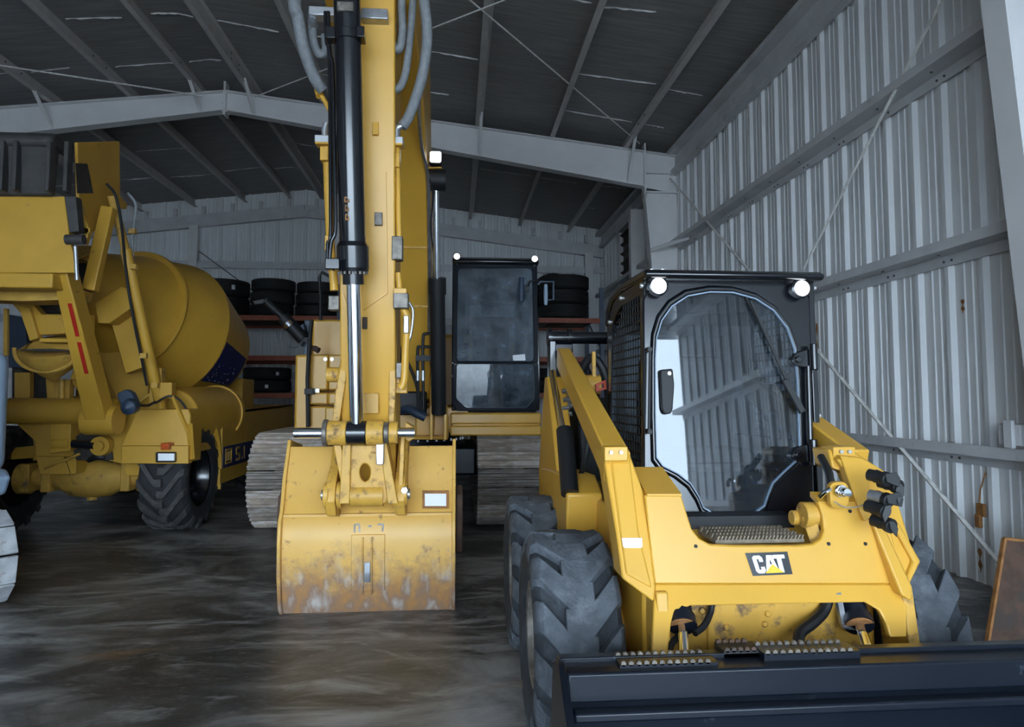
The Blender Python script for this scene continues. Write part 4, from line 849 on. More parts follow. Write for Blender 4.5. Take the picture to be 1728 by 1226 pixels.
pipe('yellow_pipe', [(582,462),(584,520),(580,600),(572,640)], 0.018, 'yellow', 4.75)
for (u, v, w, h), m, y in (((545,238,24,14),'bolt_zinc',4.60), ((545,244,23,5),'yellow',4.60), ((549,262,14,24),'yellow',4.60), ((669,240,24,13),'bolt_zinc',4.58), ((669,246,23,5),'yellow',4.58), ((664,273,22,24),'yellow',4.60), ((556,412,12,26),'yellow',4.64), ((671,420,18,40),'greasy_steel',4.62), ((676,492,22,10),'yellow',4.62), ((677,508,25,26),'greasy_steel',4.62), ((565,512,18,24),'greasy_steel',4.68), ((686,548,9,30),'steel',4.66), ((676,625,14,26),'greasy_steel',4.72), ((564,345,6,22),'yellow',4.72)):
    bm = NB(); p = at(u, v, y); k = y/1152; cbox(bm, p, (w*k, 0.09, h*k)); obj('pipe_clamp', bm, m, ex, bevel=0.006)
pipe('elbow', [(548,232),(548,222),(549,214),(551,208)], 0.022, 'bolt_zinc', 4.60); pipe('elbow', [(669,234),(669,222),(671,216),(678,212)], 0.022, 'bolt_zinc', 4.58)
pipe('elbow', [(537,153),(540,158),(548,170),(556,186)], 0.016, 'yellow', 4.55); pipe('elbow', [(663,153),(659,158),(652,172),(643,192)], 0.014, 'yellow', 4.50)
bm = NB(); cyl(bm, at(537,150,4.56), at(540,162,4.54), 0.028, n=12); obj('elbow_nut', bm, 'yellow', ex); bm = NB(); cyl(bm, at(657,152,4.52), at(662,160,4.50), 0.026, n=12); obj('elbow_nut', bm, 'yellow', ex)
# rubber hoses up to the boom
pipe('hose', [(498,0),(503,30),(510,70),(520,105),(533,135),(545,152)], 0.040, 'hose_grey', [4.30,4.32,4.36,4.42,4.48,4.52], pre=[(EX-0.27,4.75,4.62),(EX-0.42,4.45,4.52)])
pipe('hose', [(527,18),(527,50),(530,75),(540,92),(550,85),(549,60)], 0.030, 'hose_grey', 4.45)
pipe('hose', [(716,-8),(720,40),(720,80),(712,130),(700,170),(688,200),(678,214)], 0.036, 'hose_grey', [4.40,4.44,4.48,4.52,4.55,4.58,4.58], pre=[(EX+0.27,4.85,4.62),(EX+0.40,4.55,4.50)])
pipe('hose', [(697,0),(694,40),(689,90),(684,125),(676,145),(665,153)], 0.026, 'hose_grey', 4.52, pre=[(EX+0.26,4.80,4.50),(EX+0.30,4.62,4.40)])
pipe('hose', [(656,28),(662,40),(660,62),(666,82),(675,80),(679,50),(678,0)], 0.028, 'hose_grey', 4.48, post=[(EX+0.26,4.58,4.38),(EX+0.24,4.75,4.48)])
bm = NB(); cbox(bm, at(545,24,4.45), (0.17,0.09,0.06)); obj('hose_fitting', bm, 'bolt_zinc', ex, bevel=0.006)
bm = NB(); cyl(bm, at(525,36,4.44), at(531,44,4.42), 0.026, n=12); obj('hose_fitting', bm, 'steel', ex)
bm = NB(); cyl(bm, at(655,30,4.46), at(662,52,4.46), 0.030, n=12); obj('hose_fitting', bm, 'steel', ex)
# boom -------------------------------------------------------------------------------------------
BX0, BX1 = EX - 0.30, EX + 0.30
prof = [(7.98,1.45),(7.75,1.95),(7.30,2.65),(6.85,3.35),(6.45,3.80),(6.0,4.05),(4.75,4.12),(4.25,4.20),(4.15,4.5),(4.35,4.8),(5.6,5.15),(6.9,5.30),(7.4,4.9),(7.9,4.1),(8.3,3.1),(8.55,2.0),(8.5,1.4)]
bm = NB(); prism(bm, prof, 'x', BX0, BX1); boom = obj('boom', bm, 'yellow', ex, bevel=0.012)
bm = NB()
for v in (435, 520, 618): 
    p = at(700, v, 7.6); 
    z = p.z; yb = 7.75 + (z-1.95)*(6.85-7.75)/(3.35-1.95)
    beam(bm, (BX0+0.01, yb-0.004, z), (BX1-0.01, yb-0.004, z), 0.012, 0.02)
obj('boom_weld', bm, 'yellow_worn', boom, kind='stuff')
pipe('boom_pipe', [(706,130),(707,200),(712,250),(722,300),(724,400),(724,560)], 0.018, 'steel', [5.2,5.9,6.3,6.6,7.0,7.6])
pipe('cable', [(724,300),(731,330),(727,380),(732,440),(729,520)], 0.008, 'black_matte', [6.6,6.7,6.85,7.0,7.2])
# boom cylinders
for sgn, hide in ((1, 0), (-1, 1)):
    x = EX + sgn*0.395
    bt, tp = Vector((x+0.02*sgn, 7.45, 1.30)), Vector((x-0.01*sgn, 6.75, 3.64)); d = tp - bt
    bm = NB(); cyl(bm, bt, bt + d*0.585, 0.080, n=24); cyl(bm, bt + d*0.53, bt + d*0.60, 0.092, n=24); c = obj('boom_cylinder', bm, 'black_matte', ex)
    bm = NB(); cyl(bm, bt + d*0.60, tp, 0.034, n=18); obj('cylinder_rod', bm, 'chrome', c)
    bm = NB(); cyl(bm, (tp.x-0.09, tp.y, tp.z), (tp.x+0.10, tp.y, tp.z), 0.105, n=24); obj('rod_eye', bm, 'black_matte', c)
    bm = NB(); cyl(bm, (EX+sgn*0.29, tp.y, tp.z), (tp.x-0.05*sgn, tp.y, tp.z), 0.07, n=20); obj('pin_boss', bm, 'yellow', boom)
    if not hide:
        for u0, dz in ((705, 0.0), (714, 0.14)):
            q = [at(742, 575 - (12 if u0 == 714 else -10), 7.42), at(u0+6, 575 - (12 if u0 == 714 else -10), 7.40), at(u0, 582 - (10 if u0 == 714 else -8), 7.40), at(u0, 640, 7.40), at(u0+1, 690, 7.42)]
            bm = NB(); tube(bm, roundpoly(q, 0.03)[4:] if False else spl(q, 5), 0.017, n=8); obj('cylinder_pipe', bm, 'black_matte', c)
            bm = NB(); cyl(bm, at(u0, 625, 7.40), at(u0, 642, 7.40), 0.024, n=10); obj('pipe_sleeve', bm, 'steel', c)
        bm = NB(); cbox(bm, at(722, 604, 7.40), (0.26, 0.05, 0.06)); obj('pipe_clip', bm, 'black_matte', c)
# lamp on the boom
bm = NB(); p = at(735, 266, 6.6); ps = rrect(p.x-0.062, p.x+0.062, p.z-0.058, p.z+0.062, 0.022); prism(bm, ps, 'y', 6.59, 6.69); l = obj('boom_lamp', bm, 'black_matte', ex)
bm = NB(); prism(bm, rrect(p.x-0.054, p.x+0.054, p.z-0.05, p.z+0.054, 0.02), 'y', 6.575, 6.592); obj('lamp_lens', bm, 'lamp_lens', l)
bm = NB(); beam(bm, (BX1-0.02, 6.68, p.z-0.085), (p.x+0.06, 6.65, p.z-0.085), 0.04, 0.012); beam(bm, (BX1-0.01,6.7,p.z-0.08), (BX1+0.02,6.7,p.z+0.05), 0.03, 0.02); obj('lamp_bracket', bm, 'yellow', l)
# house -------------------------------------------------------------------------------------------
def hbox(name, x0, x1, y0, y1, z0, z1, m='yellow', bevel=0.02, parent=ex):
    bm = NB(); box(bm, x0, x1, y0, y1, z0, z1); return obj(name, bm, m, parent, bevel=bevel)
P8 = lambda u, v: at(u, v, 8.3)
xl = P8(498, 600).x
hbox('side_cabinet', xl, P8(523,650).x - 0.006, 8.30, 11.2, P8(500,725).z, P8(500,598).z, bevel=0.03)
zt, z1_, z2_ = P8(540,598).z, P8(540,672).z, P8(540,686).z
hbox('tool_box_door', P8(523,650).x, P8(554,650).x - 0.005, 8.28, 8.9, P8(540,658).z, zt)
hbox('tool_box_door', P8(554,650).x, P8(600,650).x, 8.28, 8.9, P8(540,658).z, zt)
hbox('step_panel', P8(523,650).x, P8(556,650).x, 8.22, 8.9, P8(540,682).z, P8(540,662).z)
hbox('step_panel', P8(556,650).x, P8(600,650).x, 8.22, 8.9, P8(540,682).z, P8(540,662).z)
hbox('lower_panel', P8(523,650).x, P8(690,650).x, 8.24, 8.9, P8(540,726).z, P8(540,685).z)
hbox('fuel_tank', at(526,560,8.7).x, at(600,560,8.7).x, 8.70, 10.2, 1.2, at(526,538,8.7).z, bevel=0.03)
hbox('swing_frame', EX-0.9, EX+0.75, 8.0, 10.8, 1.06, 1.36)
hbox('engine_house', EX-1.45, EX+1.45, 9.6, 11.6, 1.15, 2.35, bevel=0.06)
hbox('counterweight', EX-1.45, EX+1.45, 11.6, 12.3, 1.1, 2.2, bevel=0.12)
hbox('boom_bracket', EX-0.36, EX-0.30, 7.8, 8.7, 1.1, 1.75, 'yellow_worn'); hbox('boom_bracket', EX+0.30, EX+0.36, 7.8, 8.7, 1.1, 1.75, 'yellow_worn')
for u in (729, 752): 
    p = at(u, 712, 7.7); hbox('cylinder_bracket', p.x-0.018, p.x+0.018, 7.5, 7.9, at(u,740,7.7).z, at(u,683,7.7).z, bevel=0.008)
hbox('front_sill', at(696,738,7.7).x, at(757,738,7.7).x, 7.6, 8.2, at(700,741,7.7).z, at(700,735,7.7).z)
hbox('foot_plate', at(700,720,7.8).x, at(757,720,7.8).x, 7.85, 8.2, at(700,738,7.8).z, at(700,700,7.8).z)
hbox('valve_block', at(672,690,7.9).x, at(720,690,7.9).x, 7.85, 8.1, at(690,700,7.9).z, at(690,660,7.9).z, 'black_matte')
bm = NB(); tube(bm, spl([at(675,692,7.6), at(690,690,7.5), at(705,698,7.45), at(718,704,7.45)], 5), 0.05, n=10); obj('valve_hose', bm, 'mirror_blue', ex)
pipe('valve_hose', [(668,560),(672,580),(673,600),(672,640)], 0.03, 'black_matte', 7.7); pipe('valve_hose', [(676,606),(682,600),(700,640),(712,690)], 0.018, 'black_matte', 7.75)
bm = NB()
for u, v in ((550,606),(561,606),(546,669)): 
    p = P8(u, v); cyl(bm, (p.x, 8.26, p.z), (p.x, 8.29, p.z), 0.022, n=12)
obj('panel_latches', bm, 'bolt_zinc', ex, kind='stuff')
bm = NB(); cbox(bm, P8(535,659) - Vector((0,0.08,0)), (0.09,0.05,0.045)); obj('rail_bracket', bm, 'bolt_zinc', ex)
# hand rails
def rail(px, y, r=0.018, m='black_matte'): 
    P = [at(u, v, y) for u, v in px]; bm = NB(); tube(bm, roundpoly([P[0]] + P[1:-1] + [P[-1]], 0.04) if False else P, r, n=8); return obj('hand_rail', bm, m, ex)
rail([(520,720),(519,640),(521,598),(524,560),(526,540)], 8.15, 0.024); rail([(541,540),(541,500),(539,468),(543,459),(560,468)], 8.6, 0.020); hbox('rail_foot', at(515,660,8.15).x, at(530,660,8.15).x, 8.1, 8.25, at(515,665,8.15).z, at(515,655,8.15).z, 'black_matte', bevel=0.004)
hbox('side_post', at(513,560,9.2).x, at(525,560,9.2).x, 9.2, 9.5, 1.2, at(513,540,9.2).z, 'rack_blue', bevel=0.01)
bm = NB(); p = at(530,587,8.25); cyl(bm, p, p + Vector((0.06,-0.02,-0.03)), 0.035, n=12); cyl(bm, p + Vector((-0.03,0,0.02)), p, 0.02, n=8); obj('tank_latch', bm, 'rust', ex)
# side mirror on its slanting arm, cable loop
M9 = lambda u, v: at(u, v, 9.0)
bm = NB(); cyl(bm, M9(448,508), M9(478,535), 0.045, n=14); cyl(bm, M9(478,535), M9(512,572), 0.085, n=18); arm = obj('mirror_arm', bm, 'black_matte', ex)
bm = NB(); cyl(bm, M9(486,545), M9(491,551), 0.09, n=18); obj('arm_band', bm, 'chrome', arm)
bm = NB(); plate(bm, [M9(u, v) for u, v in [(424,507),(446,503),(450,512),(430,514)]], (0,0.12,0.02)); obj('mirror_head', bm, 'black_paint', arm, bevel=0.01)
bm = NB(); plate(bm, [M9(u, v) for u, v in [(495,556),(512,545),(516,566),(508,584)]], (0,0.15,0)); obj('mirror_plate', bm, 'mirror_blue', arm, bevel=0.01)
bm = NB(); beam(bm, M9(505,570), M9(524,575), 0.06, 0.06); obj('arm_mount', bm, 'black_matte', arm)
bm = NB(); tube(bm, spl([M9(474,560), M9(478,575), M9(488,584), M9(500,585), M9(511,574)], 6), 0.008, n=6); obj('cable_loop', bm, 'wire_dark', arm)
bm = NB(); beam(bm, M9(466,562), M9(466,585), 0.014, 0.014); obj('arm_pin', bm, 'wire_dark', arm)
# cab -----------------------------------------------------------------------------------------------
scrY = lambda z: 7.86 + (z-1.72)*0.20 if z > 1.72 else 7.86 + (1.72-z)*0.16
Q = lambda u, v, o=0.0: onplane(u, v, scrY) - Vector((0, o, 0))
c4 = [Q(765,443), Q(906,443), Q(911,693), Q(762,693)]
gl = roundpoly([Q(773,452), Q(898,452), Q(901,609), Q(771,609)], 0.05); gl2 = roundpoly([Q(771,614), Q(901,614), Q(902,672), Q(888,688), Q(786,688), Q(770,672)], 0.03)
mid = [Q(763.5,611.5), Q(908.5,611.5)]
bm = NB(); ringplate(bm, radial(gl, [c4[0], c4[1], mid[1], mid[0]], Q(836,530)), gl, (0,0.07,0)); ringplate(bm, radial(gl2, [mid[0], mid[1], c4[2], c4[3]], Q(836,650)), gl2, (0,0.07,0)); cf = obj('cab_front_frame', bm, 'dark_navy', ex, bevel=0.01)
bm = NB(); plate(bm, [p + Vector((0,0.02,0)) for p in gl], (0,0.006,0)); obj('windscreen', bm, 'glass_cab', cf)
bm = NB(); plate(bm, [p + Vector((0,0.02,0)) for p in gl2], (0,0.006,0)); obj('lower_windscreen', bm, 'glass_cab', cf)
for x in (c4[3].x, c4[2].x):
    s = 1 if x == c4[3].x else -1
    out = [(x,7.97,c4[3].z),(x,7.90,1.72),(x,8.17,c4[0].z),(x,9.3,c4[0].z),(x,9.5,c4[0].z-0.25),(x,9.5,c4[3].z)]; inn = [(x,8.10,c4[3].z+0.38),(x,8.04,1.82),(x,8.26,c4[0].z-0.12),(x,9.2,c4[0].z-0.12),(x,9.38,c4[0].z-0.3),(x,9.38,c4[3].z+0.45)]
    bm = NB(); ringplate(bm, out, inn, (0.05*s,0,0)); f = obj('cab_side_frame', bm, 'black_paint', ex, bevel=0.008); bm = NB(); plate(bm, [Vector(p) + Vector((0.02*s,0,0)) for p in inn], (0.006*s,0,0)); obj('side_window', bm, 'glass_cab', f)
bm = NB(); prism(bm, [(8.10,c4[0].z-0.02),(8.08,c4[0].z+0.03),(8.15,c4[0].z+0.07),(9.25,c4[0].z+0.08),(9.5,c4[0].z-0.1),(9.5,c4[0].z-0.2),(9.2,c4[0].z-0.02)], 'x', c4[0].x-0.01, c4[1].x+0.02); obj('cab_roof', bm, 'black_paint', ex, bevel=0.02)
bx = c4[3].x; bX = c4[2].x
bm = NB(); ringplate(bm, [(bx,9.45,c4[3].z),(bX,9.45,c4[3].z),(bX,9.45,c4[0].z),(bx,9.45,c4[0].z)], [(bx+0.16,9.45,2.0),(bX-0.16,9.45,2.0),(bX-0.16,9.45,2.75),(bx+0.16,9.45,2.75)], (0,0.05,0)); obj('cab_rear_frame', bm, 'interior', ex)
hbox('cab_floor', bx+0.03, bX-0.03, 8.0, 9.45, c4[3].z-0.02, c4[3].z+0.03, 'interior')
xm = (bx+bX)/2
s = hbox('operator_seat', xm-0.26, xm+0.26, 8.6, 9.1, 1.75, 1.92, 'seat_black', bevel=0.05)
bm = NB(); beam(bm, (xm,9.08,1.85), (xm,9.22,2.55), 0.50, 0.14, up=(0,1,0)); obj('seat_backrest', bm, 'seat_black', s, bevel=0.05); hbox('headrest', xm-0.13, xm+0.13, 9.18, 9.28, 2.58, 2.78, 'seat_black', bevel=0.04, parent=s); hbox('seat_base', xm-0.2, xm+0.2, 8.7, 9.1, 1.36, 1.76, 'interior', parent=s)
for k in (-1,1):
    hbox('armrest_console', xm+k*0.36-0.07, xm+k*0.36+0.07, 8.4, 9.1, 1.7, 1.95, 'interior', bevel=0.03)
    bm = NB(); cyl(bm, (xm+k*0.34,8.45,1.95), (xm+k*0.33,8.42,2.14), 0.018, 0.032, n=12); obj('joystick', bm, 'interior', ex)
    bm = NB(); cyl(bm, (xm+k*0.08,8.25,1.36), (xm+k*0.08,8.22,1.75), 0.014, n=8); obj('travel_lever', bm, 'interior', ex)
for u, v in ((771,433),(902,437)):
    p = at(u, v, 8.1); bm = NB(); lathe(bm, [(0.02,0.05),(0.042,0.02),(0.045,-0.02),(0.038,-0.024)], p, (0,1,0), n=20); l = obj('cab_lamp', bm, 'black_matte', ex); bm = NB(); lathe(bm, [(0.037,-0.023),(0.026,-0.030),(0.001,-0.033)], p, (0,1,0), n=20); obj('lamp_lens', bm, 'lamp_lens', l); bm = NB(); box(bm, p.x-0.012, p.x+0.012, p.y, p.y+0.03, p.z-0.09, p.z-0.03); obj('lamp_stem', bm, 'black_matte', l)
bm = NB(); p = Q(878, 491, 0.14); lathe(bm, [(0.001,-0.155),(0.03,-0.14),(0.04,0),(0.03,0.14),(0.001,0.155)], p, (0,0,1), n=14); mr = obj('cab_mirror', bm, 'mirror_blue', ex)
bm = NB(); tube(bm, [Q(888,489,0.12), Q(893,476,0.08), Q(910,476,0.05)], 0.010, n=6); cbox(bm, Q(888,490,0.12), (0.05,0.04,0.05)); obj('mirror_stay', bm, 'black_matte', mr)
bm = NB(); p = at(921, 497, 8.0); lathe(bm, [(0.001,-0.13),(0.022,-0.12),(0.028,0),(0.022,0.12),(0.001,0.13)], p, (0,0,1), n=12); mr = obj('cab_mirror', bm, 'grey_blue', ex); bm = NB(); tube(bm, [at(908,480,8.0), at(912,475,8.0), at(934,475,8.0), at(934,505,8.0), at(924,506,8.0)], 0.012, n=6); obj('mirror_stay', bm, 'rack_blue', mr)
bm = NB(); plate(bm, roundpoly([Q(u, v, -0.012) for u, v in [(865,599),(886,597),(887,608),(866,608)]], 0.01), (0,0.004,0)); obj('paper_note', bm, 'white_label', cf)
hbox('cab_bumper', Q(760,700).x, Q(912,700).x, 7.82, 8.4, Q(760,734).z, Q(760,717).z, bevel=0.02); hbox('cab_bumper', Q(760,700).x, Q(912,700).x, 7.84, 8.4, Q(760,715).z, Q(760,696).z, bevel=0.02); hbox('bumper_core', Q(762,700).x, Q(910,700).x, 7.86, 9.5, Q(760,732).z, Q(760,697).z)
# undercarriage ------------------------------------------------------------------------------------
bm = NB(); lathe(bm, [(0.72,0),(0.72,0.06),(0.66,0.06),(0.66,0.14),(0.74,0.14),(0.74,0.24)], (EX,9.5,0.84), (0,0,1), n=48); sb = obj('swing_bearing', bm, 'dark_navy', ex)
bm = NB()
for k in range(36):
    t = 2*math.pi*k/36; cyl(bm, (EX+0.70*math.cos(t), 9.5+0.70*math.sin(t), 0.88), (EX+0.70*math.cos(t), 9.5+0.70*math.sin(t), 0.93), 0.018, n=6)
obj('bearing_bolts', bm, 'steel', sb, kind='stuff')
hbox('car_body', EX-0.86, EX+0.86, 8.75, 10.25, 0.48, 0.84, 'dark_navy', bevel=0.03)
def make_track(parent, cx, y0, y1, zc, rad, width, pitch, m, shoe_m, name='track', local=False, grouser=True):
    """track frame with idler and sprocket; every shoe is a piece of its own. y0/y1 = idler and sprocket centres"""
    bm = NB(); prism(bm, [(y0-0.1, zc-0.2), (y0-0.1, zc+0.12), (y1+0.1, zc+0.12), (y1+0.1, zc-0.2)], 'x', cx-width*0.26, cx+width*0.26)
    for yy in (y0, y1): cyl(bm, (cx-width*0.16, yy, zc), (cx+width*0.16, yy, zc), rad-0.09, n=32)
    tr = obj(name, bm, m, parent, bevel=0.01, local=local)
    per = 2*(y1-y0) + 2*math.pi*rad; n = round(per/pitch); first = None; ph = 0.37
    L_ = Vector((0,0,0)) if local else rootloc(parent)
    for i in range(n):
        s = ((i + ph)/n)*per
        if s < y1-y0: p = (y0 + s, zc + rad); ang = 0
        elif s < y1-y0+math.pi*rad: t = (s-(y1-y0))/rad; p = (y1 + math.sin(t)*rad, zc + math.cos(t)*rad); ang = -t
        elif s < 2*(y1-y0)+math.pi*rad: q = s-(y1-y0)-math.pi*rad; p = (y1-q, zc-rad); ang = math.pi
        else: t = (s-2*(y1-y0)-math.pi*rad)/rad; p = (y0 - math.sin(t)*rad, zc - math.cos(t)*rad); ang = math.pi - t
        if first is None:
            bm = NB(); h = pitch*0.5; box(bm, -width/2, width/2, -h*0.97, h*0.93, -0.014, 0.008)
            for k in ((-0.7, -0.05, 0.6) if grouser else ()): prism(bm, [(k*h-0.018, 0.004), (k*h-0.011, 0.036), (k*h+0.011, 0.036), (k*h+0.018, 0.004)], 'x', -width/2, width/2)
            box(bm, -width*0.14, width*0.14, -h, h, -0.08, -0.014); first = o = obj('track_shoe', bm, shoe_m, tr, local=True, bevel=0.004, seg=1)
        else: o = inst(first, tr)
        o.matrix_basis = Matrix.Translation(Vector((cx, p[0], p[1])) - L_) @ Matrix.Rotation(ang, 4, 'X') @ Matrix.Rotation(random.uniform(-0.012, 0.012), 4, 'X')
    return tr
for s in (-1, 1): make_track(ex, EX + s*1.24, 8.10, 11.3, 0.535, 0.50, 0.80, 0.203, 'black_matte', 'track_steel')
for u, v in ((880, 800),):
    pass
# ================================================================ self-loading concrete mixer
MX = -4.1
mxr = thing('concrete_mixer', 'dirty yellow self loading concrete mixer with raised shovel and big drum on the left', 'mixer', (MX, 9.4, 0))
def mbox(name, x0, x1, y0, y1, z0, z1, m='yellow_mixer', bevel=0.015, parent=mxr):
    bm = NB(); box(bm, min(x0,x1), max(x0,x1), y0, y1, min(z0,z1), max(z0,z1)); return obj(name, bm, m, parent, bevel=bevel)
def mplate(name, px, y, dy, m='yellow_mixer', parent=mxr, bevel=0.006):
    bm = NB(); plate(bm, [at(u, v, y if not isinstance(y, (list, tuple)) else y[i]) for i, (u, v) in enumerate(px)], (0, dy, 0)); return obj(name, bm, m, parent, bevel=bevel)
def mcyl(name, a, b, r, m='yellow_mixer', parent=mxr, n=20):
    bm = NB(); cyl(bm, a, b, r, n=n); return obj(name, bm, m, parent)
def mtube(name, pts, r, m, parent=mxr, n=8, k=6):
    bm = NB(); tube(bm, spl(pts, k), r, n=n); return obj(name, bm, m, parent)
# wheels and axles
for x, s in ((-3.12, 1), (-5.08, -1)):
    for y in (8.12, 11.2): make_wheel(mxr, (x, y, 0.57), 0.57, 0.50, 'rubber_mixer', 'black_paint', 15, 0.042, 0.085, 0.42, outer=s, rim_r=0.54, center=0.10)
for y in (8.12, 11.2):
    bm = NB(); cyl(bm, (-4.85,y,0.58), (-3.35,y,0.58), 0.11, n=20); ax = obj('axle', bm, 'yellow_cement', mxr)
    bm = NB(); lathe(bm, [(0.12,-0.42),(0.16,-0.30),(0.21,-0.22),(0.23,0),(0.21,0.20),(0.15,0.30),(0.11,0.42)], (MX+0.05,y-0.02,0.58), (1,0,0), n=24); obj('differential', bm, 'yellow_cement', ax)
    for x in (-4.72, -4.5, -3.66, -3.48):
        bm = NB(); box(bm, x-0.05, x+0.05, y-0.16, y+0.14, 0.43, 0.74); obj('axle_flange', bm, 'yellow_cement', ax, bevel=0.015)
    bm = NB(); cyl(bm, (MX+0.05, y-0.05, 0.33), (MX+0.05, y-0.05, 0.40), 0.05, n=8); obj('drain_plug', bm, 'yellow_cement', ax)
mcyl('wheel_hub', (-4.83,8.1,0.57), (-4.72,8.1,0.57), 0.17, 'yellow_cement')
# chassis
mbox('chassis_rail', -3.75, -3.60, 7.9, 12.3, 0.78, 1.0, 'yellow_mixer'); mbox('chassis_rail', -4.60, -4.45, 7.9, 12.3, 0.78, 1.0, 'yellow_mixer')
mplate('side_skirt', [(0,0)], 8, 0) if False else None
bm = NB(); plate(bm, [(-2.88,8.66,0.42),(-2.88,8.66,1.12),(-2.88,9.1,1.26),(-2.88,12.3,1.30),(-2.88,12.3,0.9),(-2.88,11.8,0.75),(-2.88,10.55,0.75),(-2.88,10.55,0.42)], (0.03,0,0)); skirt = obj('side_skirt', bm, 'yellow_mixer', mxr, bevel=0.006)
bm = NB(); plate(bm, [(-3.5,8.7,1.12),(-2.86,8.7,1.12),(-2.86,9.1,1.26),(-2.86,12.3,1.30),(-3.5,12.3,1.30)], (0,0,0.03)); obj('side_deck', bm, 'yellow_mixer', mxr)
bm = NB(); plate(bm, [(-2.85,8.70,0.60),(-2.85,8.70,0.86),(-2.85,10.5,0.86),(-2.85,10.5,0.60)], (0.004,0,0)); stripe = obj('blue_stripe', bm, 'blue_deep', mxr)
def stroke(bm, ya, za, yb, zb, w=0.03): beam(bm, (-2.843, ya, za), (-2.843, yb, zb), w, 0.004, up=(1,0,0))
bm = NB(); ringplate(bm, [(-2.846,8.78,0.64),(-2.846,9.02,0.64),(-2.846,9.02,0.83),(-2.846,8.78,0.83)], [(-2.846,8.80,0.66),(-2.846,9.0,0.66),(-2.846,9.0,0.81),(-2.846,8.80,0.81)], (0.004,0,0))
for i in range(3): stroke(bm, 8.84+i*0.06, 0.68, 8.84+i*0.06, 0.79, 0.022)
y = 9.2
for a, b, c, d in ((0.14,0.81,0,0.81),(0,0.81,0,0.74),(0,0.74,0.14,0.72),(0.14,0.72,0.14,0.66),(0.14,0.66,0,0.66),(0.24,0.66,0.25,0.66),(0.34,0.81,0.34,0.66),(0.34,0.66,0.36,0.66)): stroke(bm, y+a, b, y+c, d)
obj('stripe_lettering', bm, 'yellow_mixer', mxr, kind='stuff')
def fender(yc, name):
    bm = NB(); r0, r1 = 0.68, 0.72; prev = None
    for i in range(9):
        t = R(35 - 45*0 + i*0) if False else R(70 - i*11.0)
        row = [bm.verts.new((x, yc + math.cos(t)*r*0.80, 0.57 + math.sin(t)*r)) for x, r in ((-3.40,r0),(-3.40,r1),(-2.85,r1),(-2.85,r0))]
        if prev: quadstrip(bm, prev, row)
        else: bm.faces.new(row)
        prev = row
    bm.faces.new(prev[::-1])
    box(bm, -3.40, -2.85, yc+0.50, yc+0.55, 0.42, 0.60); return obj(name, bm, 'yellow_mixer', mxr)
fender(8.12, 'fender'); fender(11.2, 'fender')
# front nose with lamps
no = mplate('nose_panel', [(205,780),(205,750),(232,690),(318,690),(322,700),(318,780)], [7.55,7.55,7.62,7.62,7.62,7.55], 0.35, bevel=0.01)
mplate('nose_shelf', [(205,782),(205,752),(318,752),(318,782)], 7.50, 0.10)
mplate('nose_wing', [(150,700),(232,692),(210,770),(205,782),(175,775),(150,740)], 7.70, 0.10)
bm = NB(); prism(bm, [(p.x, p.z) for p in (at(u, v, 7.5) for u, v in [(266,762),(298,762),(298,779),(266,779)])], 'y', 7.44, 7.52); hl = obj('headlamp', bm, 'black_matte', mxr, bevel=0.01)
bm = NB(); prism(bm, [(p.x, p.z) for p in (at(u, v, 7.45) for u, v in [(268.5,764.5),(295.5,764.5),(295.5,776.5),(268.5,776.5)])], 'y', 7.425, 7.445); obj('lamp_lens', bm, 'clear_lens', hl)
bm = NB(); prism(bm, [(p.x, p.z) for p in (at(u, v, 7.56) for u, v in [(279,746),(293,746),(293,757),(279,757)])], 'y', 7.44, 7.60); obj('indicator_lamp', bm, 'orange_lens', mxr, bevel=0.008)
# cross tube, bulkheads, steering gear
mcyl('cross_tube', at(15,693,7.55), at(205,693,7.55), 0.135, n=28)
mplate('bulkhead', [(28,715),(180,712),(150,745),(120,770),(60,770),(60,745)], 7.75, 0.08); mplate('bulkhead', [(83,690),(120,690),(118,760),(84,765)], 7.55, 0.15); mplate('bulkhead', [(55,740),(85,740),(85,800),(68,800),(60,770)], 7.85, 0.12)
mplate('axle_bracket', [(82,770),(105,762),(118,800),(82,800)], 7.8, 0.2); mplate('axle_bracket', [(110,772),(128,772),(128,798),(120,800)], 7.7, 0.25); mplate('axle_bracket', [(208,782),(245,782),(250,802),(212,802)], 7.85, 0.25); mplate('axle_bracket', [(248,782),(258,782),(262,800),(258,800)], 7.75, 0.1)
mplate('front_beam', [(18,755),(65,752),(65,772),(18,775)], 8.0, 0.2)
mplate('recess_shade_plate', [(118,742),(150,722),(186,742),(190,776),(128,776)], 7.66, 0.03, 'mixer_dark')  # flat dark plate paints in the shade of a recess around the cylinder
mcyl('steering_cylinder', at(118,748,7.6), at(166,752,7.6), 0.045, 'black_paint'); bm = NB(); lathe(bm, [(0.001,-0.06),(0.05,-0.06),(0.055,-0.03),(0.10,-0.03),(0.11,0.05)], at(170,752,7.6), (0,1,0), n=28); obj('cylinder_cap', bm, 'yellow_mixer', mxr); mcyl('cylinder_cap', at(92,748,7.6), at(120,748,7.6), 0.07)
mtube('hydraulic_hose', [at(150,775,7.7), at(165,770,7.65), at(180,772,7.7), at(190,775,7.8)], 0.035, 'black_matte'); mtube('hydraulic_hose', [at(75,790,7.65), at(95,780,7.6), at(112,775,7.6), at(135,765,7.6)], 0.015, 'yellow_cement')
mbox('undertray', -4.6, -3.4, 8.3, 9.4, 0.62, 0.78, 'black_matte'); mbox('dark_gearbox', -4.9, -3.7, 8.2, 8.9, 0.85, 1.35, 'mixer_dark')
